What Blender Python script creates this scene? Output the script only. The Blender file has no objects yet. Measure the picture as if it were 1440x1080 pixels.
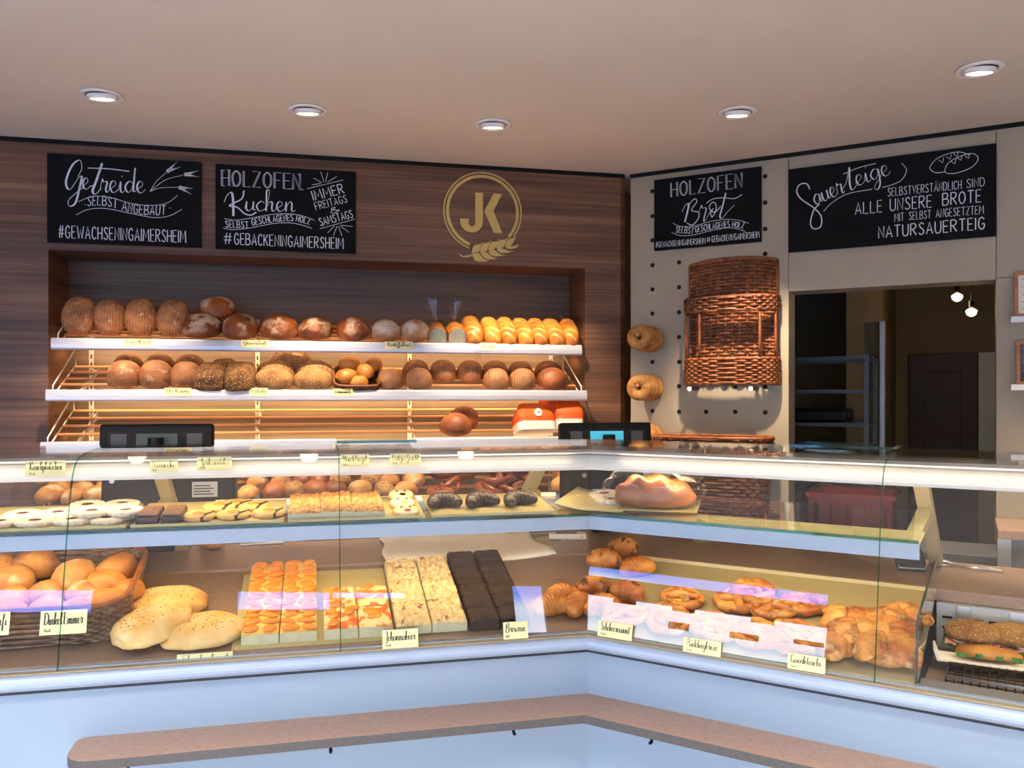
import bpy, math, random
from mathutils import Vector, Matrix, Euler, noise
PI = math.pi
sc = bpy.context.scene
COL = sc.collection
CAM = Vector((0, 0, 1.6))
FPX, HX, HY = 1165.0, 720.0, 557.0          # focal length and horizon in pixels of the 1440x1080 frame

# ------------------------------------------------------------------ camera, world, exposure
cd = bpy.data.cameras.new('camera'); cam = bpy.data.objects.new('camera', cd); COL.objects.link(cam)
cam.location = CAM; cam.rotation_euler = (PI/2, 0, 0)
cd.sensor_width = 36; cd.lens = FPX/1440*36; cd.shift_y = (HY-540)/1440; cd.clip_start = .05
sc.camera = cam
sc.view_settings.view_transform = 'Standard'; sc.view_settings.look = 'None'
sc.view_settings.gamma = 1; sc.view_settings.use_curve_mapping = False
sc.view_settings.exposure = 0.0
sc.cycles.transparent_max_bounces = 24
wd = bpy.data.worlds.new('daylight_sky'); sc.world = wd; wd.use_nodes = True
wn = wd.node_tree.nodes; wl = wd.node_tree.links
tcw = wn.new('ShaderNodeTexCoord'); sep = wn.new('ShaderNodeSeparateXYZ'); cr = wn.new('ShaderNodeValToRGB')
wl.new(tcw.outputs['Generated'], sep.inputs[0]); wl.new(sep.outputs['Z'], cr.inputs[0]); wl.new(cr.outputs[0], wn['Background'].inputs[0])
cr.color_ramp.elements[0].position = .228; cr.color_ramp.elements[0].color = (.72, .82, 1, 1)
cr.color_ramp.elements[1].position = .240; cr.color_ramp.elements[1].color = (.12, .30, 1, 1)
wn['Background'].inputs[1].default_value = 11.0

def area(name, loc, target, sx, sy, power, col, spread=180):
    l = bpy.data.lights.new(name, 'AREA'); l.shape = 'RECTANGLE'; l.size = sx; l.size_y = sy
    l.energy = power; l.color = col; l.spread = math.radians(spread)
    o = bpy.data.objects.new(name, l); COL.objects.link(o); o.location = loc
    o.rotation_euler = (Vector(target)-Vector(loc)).to_track_quat('-Z', 'Y').to_euler()
    return o

# ------------------------------------------------------------------ frames of the place
class Frame:
    def __init__(s, x, y, deg, z=0):
        s.a = math.radians(deg); s.M = Matrix.Translation((x, y, z)) @ Matrix.Rotation(s.a, 4, 'Z')
        s.I = s.M.inverted(); s.c = s.I @ CAM; s.R = s.I.to_3x3()
    def d(s, px, py): return s.R @ Vector(((px-HX)/FPX, 1, -(py-HY)/FPX))
    def v(s, px, py, v):                     # local point seen at a pixel, on the upright plane y = v
        d = s.d(px, py); return s.c + d*((v-s.c.y)/d.y)
    def z(s, px, py, z):                     # the same on the level plane at height z
        d = s.d(px, py); return s.c + d*((z-s.c.z)/d.z)
    def slope(s, px, py, y0, z0, k):         # the same on the plane z = z0 + k (y - y0)
        d = s.d(px, py); return s.c + d*((z0-k*y0+k*s.c.y-s.c.z)/(d.z-k*d.y))
    def w(s, p): return s.M @ Vector(p)
    def depth(s, p): return (s.M @ Vector(p)).y
L = Frame(.239, 2.65, 13.4)                  # left counter: x along the front (0 at the inner corner, negative left), y to the back
R = Frame(.239, 2.65, -31.9)                 # right counter: x runs right from the corner
MIT = math.tan(math.radians(22.65))
DW = 4.8
W = Frame((884-HX)/FPX*DW, DW, 12.5)         # wooden wall, 0 at the room corner
B = Frame((887-HX)/FPX*DW, DW, -28.6)        # beige wall
ZC = 1.6+(HY-246)/FPX*DW                     # ceiling
WORLD = Frame(0, 0, 0)

# ------------------------------------------------------------------ colours and materials
def C(h):
    c = [int(h[i:i+2], 16)/255 for i in (0, 2, 4)]
    return tuple((x/12.92 if x <= .04045 else ((x+.055)/1.055)**2.4) for x in c)+(1,)
MATS = {}
def mat(name, c1, c2=None, rough=.5, metal=0, scale=(10, 10, 10), detail=4, ramp=(.35, .65), bump=0, bscale=None, emit=0, coat=0, vary=False, spec=.5, sheen=0):
    if name in MATS: return MATS[name]
    m = bpy.data.materials.new(name); m.use_nodes = True; MATS[name] = m
    N = m.node_tree.nodes; K = m.node_tree.links; b = N['Principled BSDF']
    b.inputs['Roughness'].default_value = rough; b.inputs['Metallic'].default_value = metal
    b.inputs['Coat Weight'].default_value = coat; b.inputs['Specular IOR Level'].default_value = spec
    c1 = C(c1) if isinstance(c1, str) else c1
    b.inputs['Base Color'].default_value = c1
    def coords(sc_):
        t = N.new('ShaderNodeTexCoord'); mp = N.new('ShaderNodeMapping'); mp.inputs['Scale'].default_value = sc_
        K.new(t.outputs['Object'], mp.inputs[0])
        if vary:
            oi = N.new('ShaderNodeObjectInfo'); mu = N.new('ShaderNodeMath'); mu.operation = 'MULTIPLY'; mu.inputs[1].default_value = 37
            K.new(oi.outputs['Random'], mu.inputs[0]); K.new(mu.outputs[0], mp.inputs['Location'])
        return mp.outputs[0]
    if c2:
        c2 = C(c2); nz = N.new('ShaderNodeTexNoise'); nz.inputs['Scale'].default_value = 1; nz.inputs['Detail'].default_value = detail
        K.new(coords(scale), nz.inputs['Vector']); r = N.new('ShaderNodeValToRGB'); K.new(nz.outputs[0], r.inputs[0])
        r.color_ramp.elements[0].position, r.color_ramp.elements[1].position = ramp
        r.color_ramp.elements[0].color = c1; r.color_ramp.elements[1].color = c2
        K.new(r.outputs[0], b.inputs['Base Color'])
    if bump:
        nz2 = N.new('ShaderNodeTexNoise'); nz2.inputs['Scale'].default_value = 1; nz2.inputs['Detail'].default_value = 5
        K.new(coords(bscale or scale), nz2.inputs['Vector']); bp = N.new('ShaderNodeBump'); bp.inputs['Strength'].default_value = bump; bp.inputs['Distance'].default_value = .01
        K.new(nz2.outputs[0], bp.inputs['Height']); K.new(bp.outputs[0], b.inputs['Normal'])
    if emit:
        b.inputs['Emission Color'].default_value = c1; b.inputs['Emission Strength'].default_value = emit
    return m
def overlay(m, col, scale, lo, hi, kind='noise', up=None, amount=1, vary=True, seedoff=11):
    """a second ingredient on a crust: flour, seeds, burnt spots, laid where a texture (and the upper side) say so"""
    N = m.node_tree.nodes; K = m.node_tree.links; b = N['Principled BSDF']; inp = b.inputs['Base Color']
    t = N.new('ShaderNodeTexCoord'); mp = N.new('ShaderNodeMapping'); mp.inputs['Scale'].default_value = scale if isinstance(scale, tuple) else (scale,)*3
    K.new(t.outputs['Object'], mp.inputs[0])
    if vary:
        oi = N.new('ShaderNodeObjectInfo'); mu = N.new('ShaderNodeMath'); mu.operation = 'MULTIPLY'; mu.inputs[1].default_value = 53+seedoff
        K.new(oi.outputs['Random'], mu.inputs[0]); K.new(mu.outputs[0], mp.inputs['Location'])
    if kind == 'voronoi':
        x = N.new('ShaderNodeTexVoronoi'); x.inputs['Scale'].default_value = 1; o = x.outputs['Distance']
    elif kind == 'wave':
        x = N.new('ShaderNodeTexWave'); x.inputs['Scale'].default_value = 1; x.inputs['Distortion'].default_value = 1.5; x.bands_direction = 'DIAGONAL' if seedoff == 5 else 'X'; o = x.outputs['Fac']
    else:
        x = N.new('ShaderNodeTexNoise'); x.inputs['Scale'].default_value = 1; x.inputs['Detail'].default_value = 6; o = x.outputs[0]
    K.new(mp.outputs[0], x.inputs['Vector'])
    mr = N.new('ShaderNodeMapRange'); mr.inputs['From Min'].default_value = lo; mr.inputs['From Max'].default_value = hi; mr.inputs['To Max'].default_value = amount
    K.new(o, mr.inputs[0]); fac = mr.outputs[0]
    if up:
        s = N.new('ShaderNodeSeparateXYZ'); K.new(t.outputs['Normal'], s.inputs[0])
        m2 = N.new('ShaderNodeMapRange'); m2.inputs['From Min'].default_value = up[0]; m2.inputs['From Max'].default_value = up[1]; K.new(s.outputs['Z'], m2.inputs[0])
        mm = N.new('ShaderNodeMath'); mm.operation = 'MULTIPLY'; K.new(fac, mm.inputs[0]); K.new(m2.outputs[0], mm.inputs[1]); fac = mm.outputs[0]
    mx = N.new('ShaderNodeMix'); mx.data_type = 'RGBA'
    if inp.is_linked: K.new(inp.links[0].from_socket, mx.inputs['A'])
    else: mx.inputs['A'].default_value = inp.default_value
    mx.inputs['B'].default_value = C(col); K.new(fac, mx.inputs['Factor']); K.new(mx.outputs['Result'], inp)
    return m
def glass(name, tint, refl=1.0, rough=0.0, ior=1.5):
    m = bpy.data.materials.new(name); m.use_nodes = True; N = m.node_tree.nodes; K = m.node_tree.links
    N.remove(N['Principled BSDF']); out = N['Material Output']
    tr = N.new('ShaderNodeBsdfTransparent'); tr.inputs[0].default_value = tint
    gl = N.new('ShaderNodeBsdfGlossy'); gl.inputs['Roughness'].default_value = rough; gl.inputs[0].default_value = (refl,)*3+(1,)
    fr = N.new('ShaderNodeFresnel'); ge = N.new('ShaderNodeNewGeometry'); mr = N.new('ShaderNodeMapRange')      # the same reflectance at both faces of a thin pane
    mr.inputs['To Min'].default_value = ior; mr.inputs['To Max'].default_value = 1/ior; K.new(ge.outputs['Backfacing'], mr.inputs[0]); K.new(mr.outputs[0], fr.inputs[0])
    mx = N.new('ShaderNodeMixShader'); K.new(fr.outputs[0], mx.inputs[0]); K.new(tr.outputs[0], mx.inputs[1]); K.new(gl.outputs[0], mx.inputs[2]); K.new(mx.outputs[0], out.inputs[0])
    MATS[name] = m; return m

def wood(name, cols, sx=.7, sz=16):
    m = bpy.data.materials.new(name); m.use_nodes = True; N = m.node_tree.nodes; K = m.node_tree.links; b = N['Principled BSDF']; MATS[name] = m
    t = N.new('ShaderNodeTexCoord'); mp = N.new('ShaderNodeMapping'); mp.inputs['Scale'].default_value = (sx, 1, sz); K.new(t.outputs['Object'], mp.inputs[0])
    n1 = N.new('ShaderNodeTexNoise'); n1.inputs['Scale'].default_value = 1; n1.inputs['Detail'].default_value = 5; n1.inputs['Distortion'].default_value = .35; K.new(mp.outputs[0], n1.inputs['Vector'])
    mp2 = N.new('ShaderNodeMapping'); mp2.inputs['Scale'].default_value = (sx*1.6, 3, sz*9); K.new(t.outputs['Object'], mp2.inputs[0])
    n2 = N.new('ShaderNodeTexNoise'); n2.inputs['Scale'].default_value = 1; n2.inputs['Detail'].default_value = 3; K.new(mp2.outputs[0], n2.inputs['Vector'])
    mm = N.new('ShaderNodeMath'); mm.operation = 'MULTIPLY_ADD'; mm.inputs[1].default_value = .4; K.new(n2.outputs[0], mm.inputs[0])
    ms = N.new('ShaderNodeMath'); ms.operation = 'MULTIPLY'; ms.inputs[1].default_value = .6; K.new(n1.outputs[0], ms.inputs[0]); K.new(ms.outputs[0], mm.inputs[2])
    r = N.new('ShaderNodeValToRGB'); K.new(mm.outputs[0], r.inputs[0])
    e = r.color_ramp.elements; e[0].position = .36; e[0].color = C(cols[0]); e[1].position = .66; e[1].color = C(cols[2]); x = e.new(.5); x.color = C(cols[1])
    K.new(r.outputs[0], b.inputs['Base Color']); b.inputs['Roughness'].default_value = .5
    bp = N.new('ShaderNodeBump'); bp.inputs['Strength'].default_value = .08; K.new(mm.outputs[0], bp.inputs['Height']); K.new(bp.outputs[0], b.inputs['Normal'])
    return m

# ------------------------------------------------------------------ mesh building
class MB:
    def __init__(s): s.v = []; s.f = []; s.mi = []; s.sm = []; s.cur = 0
    def add(s, vs, fs, smooth=False, M=None):
        o = len(s.v); s.v += [tuple(M @ Vector(p)) if M else tuple(p) for p in vs]
        for f in fs: s.f.append(tuple(i+o for i in f)); s.mi.append(s.cur); s.sm.append(smooth)
        return s
    def box(s, x0, x1, y0, y1, z0, z1, M=None):
        return s.add([(x0, y0, z0), (x1, y0, z0), (x1, y1, z0), (x0, y1, z0), (x0, y0, z1), (x1, y0, z1), (x1, y1, z1), (x0, y1, z1)],
              [(3, 2, 1, 0), (4, 5, 6, 7), (0, 1, 5, 4), (1, 2, 6, 5), (2, 3, 7, 6), (3, 0, 4, 7)], False, M)
    def prism(s, poly, x0, x1, m0=0, m1=0, smooth=False, M=None, ax='x'):
        """closed outline of (y, z) drawn along x; m0 / m1 shear the two ends into a mitre (x += m*y). ax='z': outline of (x, y) drawn up; ax='y': outline of (x, z) drawn back"""
        n = len(poly)
        if ax == 'x': a = [(x0+m0*y, y, z) for y, z in poly]; b = [(x1+m1*y, y, z) for y, z in poly]
        elif ax == 'z': a = [(x, y, x0) for x, y in poly]; b = [(x, y, x1) for x, y in poly]
        else: a = [(x, x0, z) for x, z in poly]; b = [(x, x1, z) for x, z in poly]
        o = len(s.v); s.v += [tuple(M @ Vector(p)) if M else p for p in a+b]
        for i in range(n):
            j = (i+1) % n; s.f.append((o+i, o+j, o+n+j, o+n+i)); s.mi.append(s.cur); s.sm.append(smooth)
        for f in (tuple(o+n-1-i for i in range(n)), tuple(o+n+i for i in range(n))): s.f.append(f); s.mi.append(s.cur); s.sm.append(False)
        return s
    def tube(s, path, r, n=8, closed=False, M=None, flat=1):
        P = [Vector(p) for p in path]; k = len(P); vs = []; fs = []
        rr = r if callable(r) else (lambda t: r)
        up = Vector((0, 0, 1)); prev = None
        for i in range(k):
            if closed: t = P[(i+1) % k]-P[i-1]
            else: t = P[min(i+1, k-1)]-P[max(i-1, 0)]
            t = t.normalized() if t.length > 1e-9 else Vector((1, 0, 0))
            if prev is None:
                a = up.cross(t) if abs(t.z) < .95 else Vector((1, 0, 0)).cross(t)
            else: a = prev-t*prev.dot(t)
            a.normalize(); prev = a; b = t.cross(a); rad = rr(i/(k-1 if not closed else k))
            for q in range(n):
                th = 2*PI*q/n; vs.append(P[i]+a*(rad*math.cos(th))+b*(rad*flat*math.sin(th)))
        for i in range(k if closed else k-1):
            i2 = (i+1) % k
            for q in range(n):
                q2 = (q+1) % n; fs.append((i*n+q, i*n+q2, i2*n+q2, i2*n+q))
        if not closed: fs += [tuple(range(n-1, -1, -1)), tuple((k-1)*n+q for q in range(n))]
        return s.add(vs, fs, True, M)
    def cyl(s, p0, p1, r0, r1=None, n=16, M=None):
        r1 = r0 if r1 is None else r1
        p0 = Vector(p0); p1 = Vector(p1); t = (p1-p0).normalized(); a = (Vector((0, 0, 1)) if abs(t.z) < .9 else Vector((1, 0, 0))).cross(t).normalized(); b = t.cross(a)
        vs = []
        for p, r in ((p0, r0), (p1, r1)):
            vs += [p+a*r*math.cos(2*PI*q/n)+b*r*math.sin(2*PI*q/n) for q in range(n)]
        o = len(s.v); s.add(vs, [(q, (q+1) % n, n+(q+1) % n, n+q) for q in range(n)], True, M)
        return s.add(vs, [tuple(range(n-1, -1, -1)), tuple(range(n, 2*n))], False, M)
    def grid(s, fn, nu, nv, cu=False, cv=False, smooth=True, M=None):
        vs = [fn(i/(nu if cu else nu-1), j/(nv if cv else nv-1)) for i in range(nu) for j in range(nv)]
        fs = [(i*nv+j, (i+1) % nu*nv+j, (i+1) % nu*nv+(j+1) % nv, i*nv+(j+1) % nv) for i in range(nu if cu else nu-1) for j in range(nv if cv else nv-1)]
        return s.add(vs, fs, smooth, M)
    def lathe(s, prof, n=24, M=None):
        return s.grid(lambda u, t: (prof[round(t*(len(prof)-1))][0]*math.cos(2*PI*u), prof[round(t*(len(prof)-1))][0]*math.sin(2*PI*u), prof[round(t*(len(prof)-1))][1]), n, len(prof), cu=True, M=M)
    def ball(s, fn, nu=28, nv=18, M=None):
        """closed surface over directions: fn(unit direction) -> point"""
        vs = [fn(Vector((0, 0, -1)))]; fs = []
        for j in range(1, nv):
            ph = -PI/2+PI*j/nv
            for i in range(nu):
                th = 2*PI*i/nu; vs.append(fn(Vector((math.cos(ph)*math.cos(th), math.cos(ph)*math.sin(th), math.sin(ph)))))
        vs.append(fn(Vector((0, 0, 1)))); T = len(vs)-1
        for i in range(nu):
            i2 = (i+1) % nu; fs.append((0, 1+i2, 1+i)); fs.append((T, T-nu+i, T-nu+i2))
            for j in range(nv-2): fs.append((1+j*nu+i, 1+j*nu+i2, 1+(j+1)*nu+i2, 1+(j+1)*nu+i))
        return s.add(vs, fs, True, M)
    def ribbon(s, pts, w, y=0, pen=False, taper=False):
        """a painted stroke in the x-z plane"""
        n = len(pts)
        if n < 2: return s
        vs = []; fs = []
        for i, (x, z) in enumerate(pts):
            x0, z0 = pts[max(i-1, 0)]; x1, z1 = pts[min(i+1, n-1)]; dx, dz = x1-x0, z1-z0; l = math.hypot(dx, dz) or 1e-9
            ww = w*(.38+.8*max(0, -dz/l)) if pen else w
            if taper: ww *= math.sin(PI*min(1, (i+.6)/n))*.6+.5
            nx, nz = -dz/l*ww/2, dx/l*ww/2
            vs += [(x+nx, y, z+nz), (x-nx, y, z-nz)]
        for i in range(n-1): fs.append((2*i, 2*i+2, 2*i+3, 2*i+1))
        return s.add(vs, [tuple(reversed(f)) for f in fs])
    def poly(s, pts, y0, y1): return s.prism(pts, y0, y1, ax='y')
    def mesh(s, name, mats):
        me = bpy.data.meshes.new(name); me.from_pydata(s.v, [], s.f)
        for m in (mats if isinstance(mats, (list, tuple)) else [mats]): me.materials.append(MATS[m] if isinstance(m, str) else m)
        me.polygons.foreach_set('material_index', s.mi); me.polygons.foreach_set('use_smooth', s.sm); me.update(); return me
    def obj(s, name, mats, parent=None, bevel=0, seg=2, fix=True):
        o = bpy.data.objects.new(name, s.mesh(name, mats)); COL.objects.link(o)
        if fix:
            import bmesh
            bm = bmesh.new(); bm.from_mesh(o.data); bmesh.ops.recalc_face_normals(bm, faces=bm.faces); bm.to_mesh(o.data); bm.free()
        if parent: o.parent = parent
        if bevel:
            b = o.modifiers.new('bevel', 'BEVEL'); b.width = bevel; b.segments = seg; b.limit_method = 'ANGLE'; b.harden_normals = False
        return o
def tag(o, label, cat, group=None):
    o['label'] = label; o['category'] = cat
    if group: o['group'] = group
    return o
def place(o, F, loc, rot=(0, 0, 0), scl=(1, 1, 1)):
    o.matrix_world = F.M @ Matrix.Translation(loc) @ Euler(rot).to_matrix().to_4x4() @ Matrix.Diagonal(tuple(scl)+(1,)); return o
def thing(name, label, cat, F=WORLD, loc=(0, 0, 0), rot=(0, 0, 0), group=None):
    o = bpy.data.objects.new(name, None); COL.objects.link(o); o.empty_display_size = .05
    place(o, F, loc, rot); return tag(o, label, cat, group)
def struct(o): o['kind'] = 'structure'; return o
def put(me, name, label, cat, F, loc, rot=(0, 0, 0), scl=(1, 1, 1), group=None):
    o = bpy.data.objects.new(name, me); COL.objects.link(o); place(o, F, loc, rot, scl); return tag(o, label, cat, group)
def copy_tree(o, parent=None):
    c = o.copy(); COL.objects.link(c)
    if parent: c.parent = parent
    for ch in [x for x in o.children]: copy_tree(ch, c)
    return c
ORD = ['first', 'second', 'third', 'fourth', 'fifth', 'sixth', 'seventh', 'eighth', 'ninth', 'tenth', 'eleventh', 'twelfth', 'thirteenth', 'fourteenth']
def smooth(pts, k=5, closed=False):
    P = [Vector(p) for p in pts]; n = len(P); out = []
    if n < 3: return [tuple(p) for p in P]
    for i in range(n if closed else n-1):
        p0 = P[i-1] if (i or closed) else P[0]*2-P[1]; p1 = P[i]; p2 = P[(i+1) % n]; p3 = P[(i+2) % n] if (closed or i+2 < n) else P[-1]*2-P[-2]
        for j in range(k):
            t = j/k; out.append(tuple(.5*((2*p1)+(p2-p0)*t+(2*p0-5*p1+4*p2-p3)*t*t+(3*p1-p0-3*p2+p3)*t**3)))
    if not closed: out.append(tuple(P[-1]))
    return out

# ------------------------------------------------------------------ hand lettering
CAPS = {'A': '.52;0,0 .26,1 .52,0|.09,.32 .43,.32', 'B': '.5;0,0 0,1|~0,1 .36,.97 .42,.75 .3,.55 0,.52|~0,.52 .4,.48 .5,.25 .36,.03 0,0',
 'C': '.46;~.46,.82 .28,1 .06,.8 .04,.25 .24,0 .46,.14', 'D': '.5;0,0 0,1|~0,1 .34,.93 .5,.5 .34,.07 0,0', 'E': '.4;.4,1 0,1 0,0 .4,0|0,.52 .34,.52',
 'F': '.4;.4,1 0,1 0,0|0,.52 .33,.52', 'G': '.5;~.46,.82 .28,1 .06,.8 .04,.25 .26,0 .46,.16 .48,.45|.48,.45 .28,.45', 'H': '.46;0,0 0,1|.46,0 .46,1|0,.5 .46,.5',
 'I': '.02;.01,0 .01,1', 'K': '.46;0,0 0,1|.44,1 0,.42|.13,.58 .46,0', 'L': '.4;0,1 0,0 .4,0', 'M': '.64;0,0 .05,1 .32,.3 .59,1 .64,0', 'N': '.46;0,0 0,1 .46,0 .46,1',
 'O': '.52;~.26,1 .04,.75 .04,.25 .26,0 .48,.25 .48,.75 .26,1', 'R': '.48;0,0 0,1|~0,1 .36,.97 .44,.76 .32,.55 0,.5|.15,.52 .48,0', 'S': '.44;~.43,.85 .24,1 .05,.82 .18,.57 .4,.35 .38,.1 .18,0 0,.15',
 'T': '.5;0,1 .5,1|.25,1 .25,0', 'U': '.48;~0,1 .01,.3 .1,.05 .24,0 .38,.05 .47,.3 .48,1', 'V': '.5;0,1 .25,0 .5,1', 'W': '.7;0,1 .17,0 .35,.75 .53,0 .7,1', 'Z': '.46;0,1 .46,1 0,0 .46,0',
 'Ä': '.52;0,0 .26,1 .52,0|.09,.32 .43,.32|.12,1.12 .14,1.18|.38,1.12 .4,1.18', '#': '.56;.12,0 .22,1|.36,0 .46,1|0,.66 .56,.68|0,.34 .56,.36',
 '&': '.6;~.6,.05 .3,.5 .12,.8 .28,1 .4,.85 .1,.45 .04,.15 .22,0 .45,.1 .58,.4', '.': '.08;.0,.48 .08,.48', '-': '.25;0,.45 .25,.45', ' ': '.22;', 'J': '.4;~.35,1 .35,.3 .25,.02 .08,.02 0,.15'}
SCR = {'a': '.42;~.36,.38 .22,.46 .05,.25 .12,.02 .26,.1 .36,.42 .34,.1 .42,.06', 'b': '.38;~0,.05 .16,.6 .2,.95 .1,.92 .07,.4 .1,.05 .25,.02 .34,.2 .25,.38 .12,.3 .3,.3 .38,.34',
 'c': '.36;~.34,.36 .22,.46 .05,.25 .12,.02 .25,.02 .36,.12', 'd': '.44;~.34,.36 .2,.46 .04,.24 .12,.02 .27,.12 .38,.6 .44,1 .38,.5 .34,.08 .44,.06',
 'e': '.36;~.0,.12 .24,.27 .25,.43 .13,.44 .05,.22 .13,.01 .26,.03 .36,.14', 'f': '.3;~0,.05 .2,.6 .26,.95 .16,.96 .12,.5 .06,-.38 .16,-.4 .18,0 .3,.08',
 'g': '.42;~.34,.38 .2,.46 .04,.25 .12,.03 .26,.12 .36,.42 .3,-.2 .14,-.44 .05,-.3 .28,-.04 .42,.1', 'h': '.42;~0,.05 .16,.6 .2,.96 .1,.94 .07,.4 .05,0|~.06,.15 .2,.43 .29,.4 .27,.1 .33,.0 .42,.08',
 'i': '.24;~0,.08 .1,.44 .09,.1 .15,0 .24,.08|.15,.62 .18,.68', 'k': '.4;~0,.05 .16,.6 .2,.96 .1,.94 .07,.4 .05,0|~.07,.2 .28,.45 .24,.28 .1,.22|~.14,.22 .28,.02 .4,.08',
 'l': '.27;~0,.06 .18,.6 .22,.95 .12,.95 .09,.4 .14,.02 .27,.1', 'm': '.6;~0,.1 .07,.44 .05,0|~.06,.15 .2,.45 .26,.35 .25,0|~.25,.15 .38,.45 .45,.35 .44,.08 .5,0 .6,.08',
 'n': '.43;~0,.1 .07,.44 .05,0|~.06,.15 .2,.45 .29,.36 .27,.08 .33,0 .43,.08', 'o': '.38;~.2,.45 .05,.28 .1,.03 .26,.04 .32,.28 .2,.45 .26,.36 .38,.38',
 'p': '.4;~0,.12 .08,.45 .02,-.42|~.07,.1 .2,.45 .34,.3 .26,.02 .1,.06 .3,.05 .4,.1', 'r': '.34;~0,.08 .1,.52 .14,.42 .28,.42 .22,.12 .26,0 .34,.08', 's': '.3;~0,.06 .16,.48 .24,.22 .16,0 .03,.05 .2,.02 .3,.1',
 't': '.28;~0,.1 .15,.55 .2,.88 .13,.3 .14,.02 .28,.1|.02,.62 .32,.65', 'u': '.42;~0,.1 .08,.44 .06,.12 .15,.0 .28,.15 .34,.44 .32,.08 .42,.07', 'w': '.54;~0,.1 .08,.44 .08,.1 .18,0 .26,.3 .26,.1 .38,0 .46,.3 .44,.44 .54,.4',
 'z': '.34;~.02,.4 .28,.43 .04,.02 .34,.06', 'ä': '.42;~.36,.38 .22,.46 .05,.25 .12,.02 .26,.1 .36,.42 .34,.1 .42,.06|.13,.62 .15,.68|.3,.62 .32,.68',
 'ü': '.42;~0,.1 .08,.44 .06,.12 .15,.0 .28,.15 .34,.44 .32,.08 .42,.07|.1,.62 .12,.68|.28,.62 .3,.68', ' ': '.25;', '-': '.22;.03,.25 .19,.25', '.': '.1;.04,0 .06,.04',
 'G': '.62;~.52,.7 .6,.9 .46,1 .25,.85 .06,.45 .12,.12 .3,.12 .52,.42 .56,.45 .4,-.2 .22,-.5 .06,-.42 .16,-.18 .45,.02 .62,.12', 'K': '.66;~.0,.62 .1,.85 .22,.95 .2,.5 .17,0|~.6,1 .5,.75 .3,.5 .14,.42 .3,.38 .45,.12 .62,.02 .8,.12',
 'B': '.56;~.0,.55 .15,.72 .24,.92 .15,.4 .06,0|~.1,.7 .25,.98 .45,1.02 .52,.85 .42,.6 .28,.52 .5,.42 .46,.12 .28,-.08 .12,.0', 'S': '.5;~.52,.82 .42,1 .18,.92 .14,.7 .36,.4 .34,.08 .12,0 0,.14',
 'A': '.55;~0,0 .2,.5 .38,1 .42,.4 .46,0|.1,.35 .5,.38', 'N': '.6;~0,0 .08,.5 .1,1|.1,1 .42,0|~.42,0 .48,.6 .58,1', 'M': '.66;~0,0 .08,.6 .1,1 .22,.4 .3,.1 .42,.6 .5,1 .52,.5 .58,0', 'L': '.44;~.0,.95 .12,1 .12,.5 .06,.03 .25,.0 .44,.08',
 'D': '.56;.1,1 .08,0|~.0,.95 .3,1 .54,.6 .4,.12 .04,0', 'J': '.4;~.05,.95 .3,1 .4,1|~.3,1 .26,.3 .2,-.2 .05,-.12', 'P': '.48;~.1,0 .14,.6 .18,1|~.0,.85 .26,1.02 .46,.8 .34,.5 .14,.48', 'F': '.46;~.12,0 .15,.6 .17,.98|~0,.95 .2,1 .46,1|.04,.52 .38,.54',
 'Q': '.56;~.28,1 .06,.75 .06,.25 .26,0 .46,.25 .46,.75 .28,1|~.28,.25 .4,.1 .58,-.05', 'U': '.54;~.02,.98 .08,.4 .16,.02 .34,.05 .44,.98 .43,.2 .54,.06', 'V': '.5;~.02,1 .1,.5 .2,0 .36,.5 .48,1', 'T': '.5;~.02,.92 .25,1 .52,.96|~.28,1 .25,.4 .2,0',
 '€': '.5;~.46,.85 .3,1 .1,.75 .1,.25 .3,0 .46,.12|0,.58 .34,.58|0,.42 .34,.42'}
def layout(text, font, gap):
    x = 0; out = []; D = CAPS if font == 'caps' else SCR
    for ch in text:
        g = D.get(ch) or CAPS.get(ch) or SCR.get(ch)
        w, body = g.split(';'); cur = [c for c in body.split('|') if c]
        for st in cur:
            sm = st[0] == '~'; pts = [tuple(float(q) for q in p.split(',')) for p in st.lstrip('~').split()]
            if sm: pts = smooth(pts, 5)
            out.append([(x+a, b) for a, b in pts])
        x += float(w)+gap
    return out, x-gap
def write(mb, text, p0, p1, h, wt, font='caps', y=0, bend=None, gap=None, double=False):
    """letters of height h along the baseline p0 -> p1 (x, z), stretched to fill it"""
    st, w = layout(text, font, (.21 if font == 'caps' else -.01) if gap is None else gap)
    dx, dz = p1[0]-p0[0], p1[1]-p0[1]; n = math.hypot(dx, dz); ux, uz = dx/n, dz/n; kx = n/w
    for s_ in st:
        def mapq(a, b):
            t = a/w; e = bend(t) if bend else 0
            return (p0[0]+ux*a*kx-uz*b*h, p0[1]+uz*a*kx+ux*b*h+e)
        q = [mapq(a, b) for a, b in s_]
        if double:
            mb.ribbon([(a-wt*.62, b) for a, b in q], wt*.5, y); mb.ribbon([(a+wt*.62, b) for a, b in q], wt*.5, y)
        else: mb.ribbon(q, wt, y, pen=(font != 'caps'))

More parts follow.
